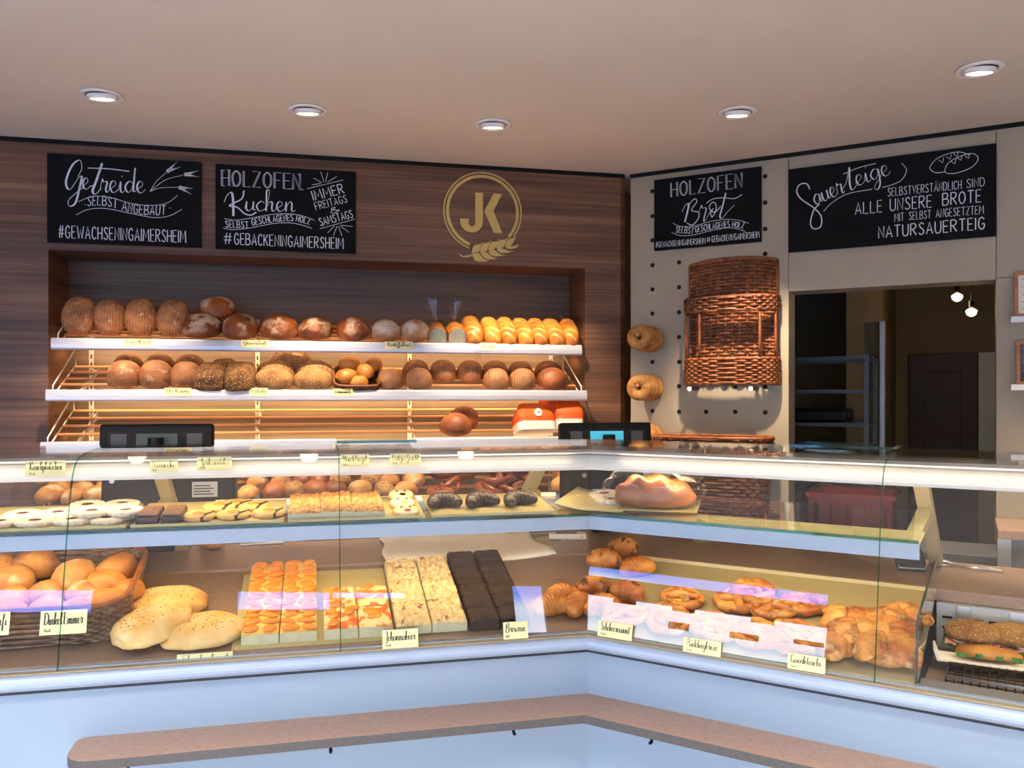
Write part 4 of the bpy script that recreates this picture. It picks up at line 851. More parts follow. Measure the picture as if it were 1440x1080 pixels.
m = mat('crust_sesame_roll', 'a9682a', 'cf9140', .6, scale=(12, 12, 12), bump=.3, bscale=(120, 120, 120), **CR); overlay(m, '5f3d1c', 75, .27, .15, 'voronoi', up=(0, .5), amount=.8)
m = mat('crust_bread_ring', 'a3692c', 'cb9650', .7, scale=(20, 20, 20), bump=.5, bscale=(110, 110, 110), **CR)
m = mat('crust_flat', 'd9a957', 'ecc888', .55, scale=(12, 12, 12), bump=.25, bscale=(60, 60, 60), **CR); overlay(m, 'c1762c', 9, .56, .70, amount=.5); overlay(m, '1d1a18', 75, .27, .17, 'voronoi', up=(.8, .95), amount=.95)
m = mat('crust_croissant', 'a3571a', 'd18a36', .38, scale=(14, 14, 30), bump=.35, bscale=(30, 30, 120), **CR)
m = mat('crust_choc_croissant', '9c5420', 'c98a45', .38, scale=(14, 14, 30), bump=.35, bscale=(30, 30, 120), **CR); overlay(m, '3a1c0d', (40, 40, 8), .56, .62, amount=.9)
m = mat('crust_pretzel', '56240d', '8a4519', .35, scale=(10, 10, 10), bump=.15, **CR)
m = mat('crust_puff', 'a85a1e', 'dfa04c', .35, scale=(16, 16, 16), bump=.45, bscale=(60, 60, 60), **CR); overlay(m, '6e3410', 24, .52, .64, amount=.8); overlay(m, 'efcf8c', 26, .60, .70, amount=.6)
mat('pudding', 'e8c358', rough=.3); mat('sugar_white', 'e6ddcd', 'dfd5c3', .8, scale=(80, 80, 80)); mat('jam_red', '5a1a12', rough=.2); mat('shortbread', 'e9c27a', 'd9a95b', .6, scale=(40, 40, 40))
mat('apricot', 'ea9632', 'dd7d1e', .25, scale=(30, 30, 30)); mat('chocolate', '2d1a12', '3a2318', .35, scale=(30, 30, 30)); mat('brownie', '38241a', '2a1a12', .75, scale=(40, 40, 40), bump=.4, bscale=(120, 120, 120))
m = mat('nut_topping', 'b9772f', 'e2b06a', .5, scale=(90, 90, 90), bump=1, bscale=(90, 90, 90), ramp=(.4, .6)); mat('cake_base', 'cfcaa6', 'c4bd95', .7, scale=(60, 60, 60))
m = mat('quark_yellow', 'f0c96e', 'e8b450', .5, scale=(22, 22, 22)); m = mat('crumble', 'ecd6a4', 'd9b877', .8, scale=(60, 60, 60), bump=.8, bscale=(80, 80, 80)); overlay(m, '8a2f33', 38, .60, .68, amount=.9, vary=True)
m = mat('peach_top', 'f1dba0', 'e9c982', .4, scale=(25, 25, 25)); overlay(m, 'dd6a1e', 24, .50, .56, amount=1)
mat('nut_corner_top', '7d5134', '65402a', .6, scale=(70, 70, 70), bump=.6); mat('tray_beige', 'cbbb82', 'c4b47a', .4, scale=(3, 3, 3)); mat('orange_paper', 'e0560f', 'd24c0a', .6, scale=(6, 6, 6)); mat('bag_white', 'dcd3c8', rough=.6)
mat('ham', 'dd9a8a', rough=.4); mat('cheese', 'e6c258', rough=.4); mat('lettuce', '5f8a35', '3f6b22', .5, scale=(40, 40, 40)); mat('tomato', 'b0302a', rough=.3); mat('egg_white', 'efe9da', rough=.4)

# ------------------------------------------------------------------ baked goods: shapes
def loaf(name, mats, Lx, Wy, H, e=.85, seed=0, rough=.03, ribs=0, rib_h=.004, low=.35, nu=36, nv=22, taper=0, fn=None, stand=False):
    def f(d):
        x = math.copysign(abs(d.x)**e, d.x)*Lx/2; y = math.copysign(abs(d.y)**e, d.y)*Wy/2
        if stand: z = H/2+math.copysign(abs(d.z)**e, d.z)*H/2
        else: z = H*low+(d.z*H*(1-low) if d.z > 0 else -abs(d.z)**.45*H*low)
        k = 1+rough*2*nz(d, seed, 1.6)+rough*nz(d, seed+3, 4)
        x *= k*(1-taper*d.y); y *= k; z = z*(1+rough*nz(d, seed+5, 2)) if d.z > 0 or stand else max(z, 0)
        if ribs:
            r = abs(math.sin(ribs*PI*x/Lx))*rib_h; v = Vector((d.x*.3, d.y, d.z)); x += v.x*r; y += v.y*r; z += v.z*r
        p = Vector((x, y, z)); return fn(p, d) if fn else p
    return MB().ball(f, nu, nv).mesh(name, mats)
def put_t(me, name, label, cat, F, loc, tilt=0, rz=0, s=1, group=None, rx=0, ry=0):
    o = bpy.data.objects.new(name, me); COL.objects.link(o); s = (s, s, s) if not isinstance(s, tuple) else s
    o.matrix_world = F.M @ Matrix.Translation(loc) @ Matrix.Rotation(tilt, 4, 'X') @ Matrix.Rotation(rz, 4, 'Z') @ Matrix.Rotation(rx, 4, 'X') @ Matrix.Rotation(ry, 4, 'Y') @ Matrix.Diagonal(s+(1,))
    return tag(o, label, cat, group)
rnd_ = random.Random(5)
def U(a, b): return rnd_.uniform(a, b)
def slashed(n, dep, ang):
    def f(p, d):
        if d.z > .1:
            q = math.sin(n*PI*(p.y*1.0/.26+p.x*ang)); p = p+Vector((0, 0, dep*(q if q > 0 else q*.3)))
        return p
    return f
ME = {
 'land': [loaf('landbrot', 'crust_ribbed', .155, .10, .19, .9, s, .02, 11, .0045, stand=True, nu=72, nv=24) for s in (1, 2)],
 'dark': [loaf('spiced_loaf', 'crust_dark', .20, .17, .115, .95, s, .05) for s in (3, 4, 5)],
 'flour': [loaf('potato_bread', 'crust_floured', .155, .15, .11, .95, s, .02) for s in (6, 7)],
 'toast': [loaf('white_loaf', 'crust_toast', .095, .27, .09, .72, s, .012, fn=slashed(7, .006, 5)) for s in (8, 9)],
 'rye': [loaf('rye_loaf', 'crust_rye', .155, .13, .125, .85, s, .02, 8, .002) for s in (10, 11)],
 'block': [loaf('seed_block_bread', 'crust_seed_block', .125, .17, .09, .45, s, .03) for s in (12, 13)],
 'seed': [loaf('seeded_loaf', 'crust_seeded', .19, .14, .095, .95, s, .03) for s in (14, 15)],
 'poppy': [loaf('seeded_loaf', 'crust_poppy', .19, .12, .11, .95, s, .03) for s in (16, 17)],
 'striped': [loaf('striped_loaf', 'crust_striped', .15, .14, .11, .9, s, .02, 9, .003, nu=60) for s in (18, 19)],
 'brown': [loaf('brown_loaf', 'crust_brown', .16, .15, .105, .95, s, .02) for s in (20, 21)],
 'roll': [loaf('bread_roll', 'crust_golden_floured', .105, .085, .058, .95, s, .05, nu=24, nv=14) for s in (22, 23, 24)],
 'darkroll': [loaf('dark_roll', 'crust_brown', .10, .09, .06, .95, s, .05, nu=24, nv=14) for s in (25, 26)],
 'poppyroll': [loaf('poppy_roll', 'crust_poppy', .10, .09, .06, .95, s, .05, nu=24, nv=14) for s in (27, 28)],
 'sesame': [loaf('sesame_roll', 'crust_sesame_roll', .115, .10, .08, .95, s, .05, nu=28, nv=18) for s in (29, 30)],
 'bun': [loaf('crusty_bun', 'crust_golden_floured', .12, .10, .08, .95, s, .07, nu=28, nv=18) for s in (31, 32)],
 'goldbun': [loaf('golden_bun', 'crust_golden', .125, .09, .075, .95, s, .06, nu=28, nv=18) for s in (33, 34)],
 'flat': [loaf('flatbread', 'crust_flat', .27, .17, .075, .9, s, .06, nu=40, nv=24, fn=lambda p, d: p-Vector((0, 0, .012*math.exp(-(p.x/.09)**2-(p.y/.035)**2))) if d.z > .3 else p) for s in (35, 36, 37)],
}
# ------------------------------------------------------------------ loaves in the niche
ST = math.atan(SLOPE)
def on_shelf(i, px, dy):
    z, y0 = SHELF[i]; y = y0+dy; x = W.v(px, 500, y).x; return Vector((x, y, z-.011+SLOPE*dy-.004))
def wid(p, wpx): return wpx*W.depth(p)/FPX
ribl = ['leaning against the niche end, leftmost on the top shelf', 'second from the left on the top shelf', 'third from the left on the top shelf', 'leaning right beside the dark loaves, fourth on the top shelf']
for n, (px, w, rz, ry) in enumerate(((110, 45, .1, .16), (153.5, 42, 0, .0), (196.5, 43, .05, .03), (241, 43, -.1, .2))):
    p = on_shelf(0, px-(4 if ry > .1 else 0), .075); s = wid(p, w)/.155
    put_t(ME['land'][n % 2], 'ribbed_loaf', 'upright ribbed country loaf '+ribl[n], 'bread', W, p+Vector((0, 0, .006)), -.10, rz, (s, s, s*.98), 'upright ribbed loaves', ry=ry)
dk = [('glossy dark loaf under the stacked one, first in the dark row of the top shelf', 283, 57, 0), ('very floury dark loaf behind the spiced loaf tag, second in the dark row', 338, 56, 1), ('shiny dark loaf with little flour, third in the dark row of the top shelf', 393, 55, 2), ('dark loaf with a white floured right side, fourth in the dark row', 443.5, 50, 1), ('dark loaf beside the pale floured ones, last in the dark row', 497, 52, 0)]
for n, (lab, px, w, k) in enumerate(dk):
    p = on_shelf(0, px, .105); s = wid(p, w)/.20; put_t(ME['dark'][k], 'dark_loaf', lab, 'bread', W, p, ST, n*1.3, s, 'dark floured loaves on the top shelf')
p = on_shelf(0, 306, .17); put_t(ME['dark'][2], 'dark_loaf', 'dark loaf stacked on top of the dark row beside the ribbed loaves', 'bread', W, p+Vector((0, 0, .075)), ST*.6, .4, wid(p, 52)/.20, 'dark floured loaves on the top shelf')
for n, (px, w) in enumerate(((542, 41), (583, 41))):
    p = on_shelf(0, px, .09); put_t(ME['flour'][n], 'potato_bread', 'pale floured round loaf, %s of the two on the top shelf' % ('left' if n == 0 else 'right'), 'bread', W, p, ST, n*.6, wid(p, w)/.155, 'pale floured loaves')
# bagged cut halves and the row of white loaves
def film(name, F, loc, sx, sy, sz, parent=None, seed=0, tail=None, tilt=0):
    def f(d):
        e = .7; k = 1+.10*nz(d, seed, 2.5)+.06*nz(d, seed+2, 7)
        p = Vector((math.copysign(abs(d.x)**e, d.x)*sx/2*k, math.copysign(abs(d.y)**e, d.y)*sy/2*k, sz/2+math.copysign(abs(d.z)**e, d.z)*sz/2*k)); p.z = max(p.z, .001)
        return p
    m = MB().ball(f, 36, 24)
    if tail:
        a, b, r = tail
        m.grid(lambda u, t: Vector(a).lerp(Vector(b), t)+Vector((math.cos(2*PI*u), .5*math.sin(2*PI*u), math.sin(2*PI*u)*.6))*(r*(.25+.9*t*(1+.5*math.sin(u*25+seed)))), 24, 6, cu=True)
    o = m.obj(name, 'plastic_film', parent); return o
for n, (px, lab) in enumerate(((616, 'cut white loaf half in clear plastic showing its pale crumb, left one'), (643.5, 'cut white loaf half in clear plastic, right one beside the whole bagged loaf'))):
    p = on_shelf(0, px, .02); w = wid(p, 25); t = bpy.data.objects.new('bagged_half_loaf', None); COL.objects.link(t)
    t.matrix_world = W.M @ Matrix.Translation(p) @ Matrix.Rotation(ST, 4, 'X'); tag(t, lab, 'bread', 'bagged half loaves')
    pr = [(-w/2, .0), (w/2, 0), (w/2*1.02, w*.55), (w*.3, w*.85), (0, w*.93), (-w*.3, w*.85), (-w/2*1.02, w*.55)]
    m = MB().prism(pr, .02, .15, ax='y', smooth=False); m.obj('crust', 'crust_toast', t, bevel=.008); MB().poly([(a*.94, b*.95+.002) for a, b in pr], .0175, .021).obj('cut_face', 'crumb', t)
    f_ = film('plastic_bag', W, None, w*1.12, .20, w*1.15, t, n, ((0, .09, w*.9), (-.03+.03*n, .11, w*1.9), .03)); f_.location = (0, .085, -.0)
toast = [(662, 28), (688, 27), (710.5, 27), (733, 26), (754, 26), (776, 26), (798, 26)]
tl = ['in a clear tied bag, beside the cut halves', 'just right of the bagged one', 'third counting from the bagged one', 'fourth counting from the bagged one', 'fifth counting from the bagged one', 'next to the last at the niche end', 'last at the right end of the top shelf']
for n, (px, w) in enumerate(toast):
    p = on_shelf(0, px, .13); s = wid(p, w)/.095; o = put_t(ME['toast'][n % 2], 'white_loaf', 'slashed golden white loaf '+tl[n], 'bread', W, p, ST+.12, U(-.04, .08), (s, 1.0, s*1.0), 'golden white loaves')
    if n == 0:
        f_ = film('plastic_bag', W, None, .108, .29, .105, None, 5, ((0, -.12, .03), (.012, -.19, -.03), .018)); f_.parent = o
# second shelf
def row(i, me, name, cat, items, grp, dy, s0, tl=ST, dz=0):
    for n, (px, w, lab) in enumerate(items):
        p = on_shelf(i, px, dy)+Vector((0, 0, dz)); put_t(ME[me][n % len(ME[me])], name, lab, cat, W, p, tl, U(-.12, .12), wid(p, w)/s0, grp)
row(1, 'rye', 'rye_loaf', 'bread', [(177, 46, 'light brown rye loaf at the front left end of the second shelf'), (221, 46, 'light brown rye loaf, second at the front left of the second shelf'), (263, 44, 'light brown rye loaf beside the seed blocks, front of the second shelf')], 'rye loaves on the second shelf', .085, .155)
row(1, 'rye', 'rye_loaf', 'bread', [(182, 42, 'rye loaf behind the leftmost rye loaf of the second shelf'), (226, 42, 'rye loaf behind the second rye loaf of the second shelf'), (268, 42, 'rye loaf behind the third rye loaf of the second shelf')], 'rye loaves on the second shelf', .20, .155)
row(1, 'block', 'seed_block_bread', 'bread', [(298, 42, 'seed crusted block loaf, left one of the front pair'), (338, 43, 'seed crusted block loaf, right one of the front pair')], 'seed crusted block loaves', .09, .125)
p = on_shelf(1, 316, .18); put_t(ME['block'][0], 'seed_block_bread', 'seed crusted block loaf on top behind the front pair', 'bread', W, p+Vector((0, 0, .01)), ST, .1, wid(p, 34)/.125, 'seed crusted block loaves')
row(1, 'seed', 'seeded_loaf', 'bread', [(385.5, 55, 'oat seeded oval loaf in front, left of two'), (440.5, 54, 'oat seeded oval loaf in front beside the roll basket')], 'seeded oval loaves', .075, .19)
row(1, 'poppy', 'seeded_loaf', 'bread', [(388, 54, 'dark seeded oval loaf standing behind the left oat loaf'), (443, 54, 'dark seeded oval loaf standing behind the right oat loaf')], 'seeded oval loaves', .15, .19)
p = on_shelf(1, 409, .215); put_t(ME['seed'][0], 'seeded_loaf', 'yellow seeded oval loaf on top at the back, below the spiced loaf tag', 'bread', W, p+Vector((0, 0, .045)), ST, .1, wid(p, 56)/.19, 'seeded oval loaves')
row(1, 'striped', 'striped_loaf', 'bread', [(549, 36, 'dark striped loaf right of the small roll basket, front row'), (588.5, 38, 'white floured striped loaf, front row of the second shelf'), (697, 37, 'brown striped loaf in front, right of the gap'), (734, 37, 'brown striped loaf in front, second right of the gap')], 'small striped loaves', .075, .15)
row(1, 'brown', 'brown_loaf', 'bread', [(775, 43, 'smooth brown loaf at the right end of the second shelf')], 'brown loaves', .08, .16)
row(1, 'striped', 'striped_loaf', 'bread', [(584.5, 38, 'striped loaf in the back row, first after the roll basket'), (622.5, 38, 'striped loaf in the back row, second'), (660, 37, 'striped loaf in the back row with a reddish foot, third'), (695.5, 37, 'striped loaf in the back row, fourth'), (731, 36, 'striped loaf in the back row, fifth')], 'small striped loaves', .19, .15)
row(1, 'brown', 'brown_loaf', 'bread', [(770, 40, 'floured brown loaf behind the smooth one at the right end')], 'brown loaves', .20, .16)
# little basket of rolls on the second shelf
p = on_shelf(1, 502, .10); w = wid(p, 64)
t = bpy.data.objects.new('roll_basket', None); COL.objects.link(t); t.matrix_world = W.M @ Matrix.Translation(p+Vector((0, 0, .004))) @ Matrix.Rotation(ST+.2, 4, 'X'); tag(t, 'small brown wicker tray of pale rolls on the second shelf', 'basket')
def bk(u, q):
    a = 2*PI*u; return Vector((w/2*math.copysign(abs(math.cos(a))**.4, math.cos(a))*(.9+.1*q), .10*math.copysign(abs(math.sin(a))**.4, math.sin(a))*(.9+.1*q), .055*q)), Vector((math.cos(a), math.sin(a), 0))
m = MB(); weave(m, bk, 24, 6, .005, .004, True); m.box(-w*.42, w*.42, -.085, .085, 0, .006); m.obj('body', 'wicker_dark', t); MB().tube([bk(u/36, 1)[0] for u in range(36)], .008, 6, closed=True).obj('rim', 'wicker_dark', t)
for n, (px, dy, h, rz, lab) in enumerate(((487, .05, .02, .2, 'at the front left'), (491, .14, .05, .1, 'at the back left'), (505, .03, .0, 0, 'lying flat in front'), (514, .08, .035, -1.0, 'leaning in the middle'), (525, .13, .05, .9, 'at the back right'))):
    p = on_shelf(1, px, dy+.03)+Vector((0, 0, h+.012)); put_t(ME['goldbun'][n % 2], 'white_roll', 'pale golden roll in the small shelf basket, '+lab, 'roll', W, p, ST, rz, .95 if n != 2 else .8, 'rolls in the small shelf basket', rx=U(-.2, .2))
# third shelf
row(2, 'brown', 'brown_loaf', 'bread', [(640, 44, 'round brown loaf lying in front on the third shelf')], 'loaves on the third shelf', .09, .16)
p = on_shelf(2, 652, .19); put_t(ME['brown'][1], 'brown_loaf', 'round brown loaf leaning behind the other on the third shelf', 'bread', W, p+Vector((0, 0, .012)), ST+.5, .2, wid(p, 40)/.16, 'loaves on the third shelf')
for n, (px, dy, w, h, rz, lab, lean) in enumerate(((752, .07, 56, .17, .12, 'orange paper bread bag with a round JK badge on the third shelf', -.35), (799, .10, 40, .19, -.12, 'plain orange paper bread bag beside the till, right one', -.2), (779, .2, 36, .235, .15, 'orange paper bread bag behind the other two', -.05))):
    p = on_shelf(2, px, dy); w = wid(p, w)/2
    t = bpy.data.objects.new('bread_bag', None); COL.objects.link(t); t.matrix_world = W.M @ Matrix.Translation(p+Vector((0, 0, .004))) @ Matrix.Rotation(rz, 4, 'Z') @ Matrix.Rotation(lean, 4, 'X'); tag(t, lab, 'bread bag', 'orange bread bags')
    d = .075
    def fb_(u, q, w=w, h=h, n=n):
        a = 2*PI*u; k = 1-.35*max(0, q-.55)/.45; kd = 1-.85*max(0, q-.5)/.5
        return Vector((w*math.copysign(abs(math.cos(a))**.35, math.cos(a))*k, d*math.copysign(abs(math.sin(a))**.35, math.sin(a))*kd, h*q))+Vector((1, 1, 0))*(.006*nz(Vector((math.cos(a), math.sin(a), q*3)), n, 2.5))
    m = MB(); m.grid(lambda u, q: fb_(u, .28+.72*q), 40, 12, cu=True); m.obj('paper', 'orange_paper', t)
    m = MB(); m.grid(lambda u, q: fb_(u, .285*q)*1.002, 40, 4, cu=True); m.add([fb_(i/40, 0) for i in range(40)], [tuple(range(39, -1, -1))]); m.obj('bottom_panel', 'bag_white', t)
    if n == 0:
        m = MB().cyl((.005, -d-.006, h*.56), (.005, -d*.9, h*.56), .022, n=24); m.obj('badge', 'white_paper', t)
        m = MB(); write(m, 'JK', (-.006, h*.56-.008), (.017, h*.56-.008), .016, .0035, 'caps', -d-.0068); m.obj('lettering', 'ink', t, fix=False)
# ------------------------------------------------------------------ bins of rolls on the lowest shelf
def pretz(name, k):
    pts = []
    for i in range(41):
        t_ = i/40; a = t_*2*PI
        pts.append((.055*math.sin(a)*(1+.35*math.cos(a)), .045*math.cos(a)*1.0-.018*math.cos(2*a), .013+.006*math.sin(3*a+k)))
    pts = [(.062*math.sin(2*PI*t_*.9+.3)+.0, -.05*math.cos(2*PI*t_*.9+.3), .014+.006*math.sin(t_*9)) for t_ in [i/30 for i in range(31)]]
    pts = pts+[(-.015, -.005, .022), (.02, .02, .024), (.03, .035, .02)]
    return MB().tube(smooth(pts, 2), lambda t_: .008+.009*math.sin(PI*min(1, max(0, t_)))**.6, 8).mesh(name, 'crust_pretzel')
ME['pretzel'] = [pretz('pretzel', k) for k in (0, 2)]
ME['stick'] = [MB().tube([(-.11+.022*i, .006*math.sin(i), .016+.003*math.cos(i)) for i in range(11)], lambda t_: .006+.014*math.sin(PI*t_)**.5, 8).mesh('pretzel_stick', 'crust_pretzel')]
bins = [('pale roll', 'bread_roll', ['roll'], 'left bin', 62, 158, 4, 30), ('pale roll', 'bread_roll', ['roll'], 'pile right of left till', 340, 368, 4, 27), ('dark roll', 'dark_roll', ['darkroll', 'poppyroll', 'darkroll'], 'bin behind nut bars', 376, 484, 6, 27),
        ('mixed roll', 'bread_roll', ['roll', 'poppyroll', 'roll'], 'bin behind face cookies', 496, 588, 5, 30), ('pretzel', 'pretzel', ['pretzel', 'stick', 'pretzel'], 'left pretzel bin', 602, 664, 4, 32), ('pretzel', 'pretzel', ['pretzel', 'pretzel', 'stick'], 'tall right pretzel heap', 672, 748, 7, 29), ('pale roll', 'bread_roll', ['roll'], 'bin before right till', 772, 832, 5, 26)]
where = ['front row', 'second row', 'third row', 'upper row', 'high row', 'higher row', 'topmost row']
for adj, nm, kinds, wh, a, b, rows, st in bins:
    for r in range(rows):
        n = max(1, int((b-a)/st)-(1 if r > 2 else 0))
        for k in range(n):
            px = a+(b-a)*(k+.5+(.22 if r % 2 else -.1))/n+U(-3, 3); q = kinds[(k+r) % len(kinds)]; dy = .05+.06*r
            p = on_shelf(3, min(px, b-4), min(dy, .27))+Vector((0, 0, r*.022+U(0, .012)))
            me = ME[q][(k+2*r) % len(ME[q])]
            put_t(me, me.name.split('.')[0], '%s, %s, %s, %s from the left' % ({'dark_roll': 'dark brown roll', 'poppy_roll': 'grey seeded roll', 'bread_roll': 'pale brown roll', 'pretzel': 'brown pretzel', 'pretzel_stick': 'brown pretzel stick'}[me.name.split('.')[0]], wh, where[r], ORD[k]), 'pretzel' if 'pretzel' in me.name else 'roll', W, p, ST*.8, U(0, 6), U(1.15, 1.4), 'baked goods in the '+wh, rx=U(-.3, .3))
for px, lab in ((14, 'clear bin divider at the far left behind the white cookies'), (58, 'clear bin divider left of the pale rolls'), (372, 'clear bin divider left of the dark rolls'), (490, 'clear bin divider between dark and mixed rolls'), (594, 'clear bin divider left of the pretzels'), (668, 'clear bin divider between the two pretzel heaps'), (757, 'clear bin divider right of the pretzels')):
    p = on_shelf(3, px, .02); o = MB().prism([(0, 0), (.40, .16), (.40, .27), (.28, .25), (.10, .14), (0, .07)], -.0015, .0015).obj('bin_divider', 'acrylic'); place(o, W, (p.x, p.y, p.z+.006)); tag(o, lab, 'divider', 'clear bin dividers')

# ------------------------------------------------------------------ rings on pegs
rb = MB().grid(lambda u, v: (math.cos(2*PI*u)*(.041+.029*math.cos(2*PI*v)), math.sin(2*PI*u)*(.041+.029*math.cos(2*PI*v)), .028*math.sin(2*PI*v)*(1+.1*math.sin(9*u*2*PI))), 32, 14, True, True).mesh('bread_ring', 'crust_bread_ring')
for j, (px, py, n, lab) in enumerate(((917.5, 477, 4, 'upper'), (917.5, 545, 4, 'middle'), (917.5, 613, 4, 'lowest'))):
    h = B.v(px, py, 0); o = thing('wall_peg', '%s bread ring peg on the left edge of the pegboard' % lab, 'peg', B, (h.x, 0, h.z), group='bread ring pegs'); MB().cyl((0, .01, 0), (0, -.25, .01), .009).obj('rod', 'slat_wood', o)
    for k in range(n):
        put_t(rb, 'bread_ring', 'seeded bread ring on the %s peg, %s counting from the wall' % (lab, ORD[k]), 'bread ring', B, (h.x+U(-.004, .004), -.035-.060*k, h.z-.003), PI/2+U(-.1, .1), U(0, 6), U(1.0, 1.08)*(1 if j == 0 else .97), 'bread rings on the pegs')

# ------------------------------------------------------------------ cookies and trays on the glass shelves
ZS = 1.2042; KS = .12; TS = math.atan(KS)
def zs(y, up=0): return ZS+KS*(y-.135)+up+.0004
def on_glass(F, px, py, up=0):
    p = F.slope(px, py, .135, ZS+up, KS); p.y = min(max(p.y, .17), .46); p.z = zs(p.y, up); return p
def tray(F, px0, px1, pyf, lab, y0=.15, y1=.44):
    a = F.z(px0, pyf, ZS).x; b = F.z(px1, pyf-.02*(px1-px0), ZS).x; t = thing('cookie_tray', lab, 'tray', F, ((a+b)/2, y0, zs(y0)), (TS, 0, 0)); h = (b-a)/2-.004; d = y1-y0
    MB().box(-h, h, 0, d, .0, .003).obj('sheet', 'tray_beige', t)
    MB().prism([(-.001, 0), (-.001, .009), (.002, .009), (.002, 0)], -h, h).obj('lip', 'tray_beige', t); return t
tray(L, -70, 189, 741, 'beige tray of white sugared ring cookies on the left glass shelf'); tray(L, 193, 402, 735, 'beige tray of nut corners and apricot cookies'); tray(L, 405, 597, 730, 'beige tray of nut bars and face cookies'); tray(L, 600, 776, 722, 'beige tray of chocolate dipped crescents')
ZT = ZS+.0035
def ring_cookie(t):
    def f(u, v):
        a = 2*PI*u; sc_ = 1+.045*math.cos(14*a); prof = [(.017, .004), (.017, .012), (.022, .015), (.046, .0145), (.0525, .011), (.0535, .008), (.052, .002), (.03, .0005)]
        r, z = prof[round(v*7)]; r = r*(sc_ if v > .4 else 1); return (r*math.cos(a), r*math.sin(a), z)
    MB().grid(f, 84, 8, cu=True).obj('top_ring', 'sugar_white', t); MB().cyl((0, 0, .001), (0, 0, .0125), .0185, n=24).obj('jam', 'jam_red', t); MB().cyl((0, 0, 0), (0, 0, .004), .051, n=32).obj('base', 'shortbread', t)
first = None
rings = [(123, 714, 0, 'back row, left of the two nearest the till', L), (172, 712, 0, 'back row, right of the two below the till', L), (32, 727, 0, 'middle row, leftmost whole one', L), (82, 725, 0, 'middle row, second from the left', L), (129, 723, .016, 'middle row, third from the left', L), (177, 722, .016, 'rightmost, stacked at the tray corner', L), (0, 738, 0, 'front row, cut by the left edge', L), (49, 737, 0, 'front row, second from the left', L), (102, 735, 0, 'front row, third from the left', L), (152, 733, 0, 'front row, right end', L), (178, 726, .0, 'underneath the rightmost one', L), (850, 698, 0, 'right shelf, the one behind', R), (858, 706, .0, 'right shelf, the one in front', R)]
for px, py, dz, lab, F in rings:
    p = on_glass(F, px, py, .004+dz); c = None
    if first is None: first = thing('ring_cookie', '', 'cookie'); ring_cookie(first); c = first
    else: c = copy_tree(first)
    c.matrix_world = F.M @ Matrix.Translation(p) @ Matrix.Rotation(TS, 4, 'X') @ Matrix.Rotation(U(0, 6), 4, 'Z') @ Matrix.Rotation(U(-.05, .05), 4, 'X'); tag(c, 'white sugared ring cookie, '+lab, 'cookie', 'white sugared ring cookies')
o = MB().grid(lambda u, v: ((u-.5)*.24, (v-.5)*.26, .004+.010*max(0, .5-u)**2*8), 10, 6).obj('paper_sheet', 'tray_beige'); p = on_glass(R, 846, 703); place(o, R, (p.x+.01, .28, zs(.28)), (TS, 0, .15)); so = o.modifiers.new('thick', 'SOLIDIFY'); so.thickness = .0015; tag(o, 'beige paper sheet under the two ring cookies on the right glass shelf', 'paper')
# nut corners
for n, (px0, px1) in enumerate(((196, 228), (229, 260))):
    a = L.z(px0, 736, ZT).x; b = L.z(px1, 735, ZT).x; m = MB().box(a-(a+b)/2+.001, b-(a+b)/2-.001, 0, .12, 0, .024); m.cur = 1; m.box(a-(a+b)/2+.003, b-(a+b)/2-.003, .003, .117, .024, .030)
    o = m.obj('nut_corner', ['chocolate', 'nut_corner_top'], bevel=.004); place(o, L, ((a+b)/2, .165, zs(.165, .0035)), (TS, 0, 0)); tag(o, 'chocolate nut bar, %s of two beside the ring cookies' % ('left', 'right')[n], 'cake', 'chocolate nut bars')
# apricot cookies half dipped in chocolate
first = None
for px, py, lab in ((308, 716, 'back row, left'), (356, 714.5, 'back row, right'), (279, 729, 'front row, leftmost'), (328, 726.5, 'front row, middle'), (378, 724, 'front row, rightmost'), (332, 712, 'far back between the others')):
    p = on_glass(L, px, py, .004); c = first
    if c is None:
        c = first = thing('apricot_cookie', '', 'cookie')
        MB().lathe([(0, 0), (.048, 0), (.052, .006), (.05, .012), (.044, .015), (.02, .016), (0, .016)], 36).obj('biscuit', 'shortbread', c)
        MB().lathe([(0, .0195), (.01, .0195), (.018, .017), (.019, .0155)], 24).obj('apricot_filling', 'apricot', c)
        m = MB().grid(lambda u, v: ((.0535-.035*v*abs(math.sin(PI*u)))*math.cos(-.9+u*1.9), (.0535-.035*v*abs(math.sin(PI*u)))*math.sin(-.9+u*1.9), (.0, .012, .0172, .0176)[round(v*3)]), 24, 4); m.obj('chocolate_dip', 'chocolate', c)
    else: c = copy_tree(first)
    c.matrix_world = L.M @ Matrix.Translation(p) @ Matrix.Rotation(TS, 4, 'X') @ Matrix.Rotation(-.5+U(-.15, .15), 4, 'Z'); tag(c, 'apricot cookie half dipped in chocolate, '+lab, 'cookie', 'apricot cookies')
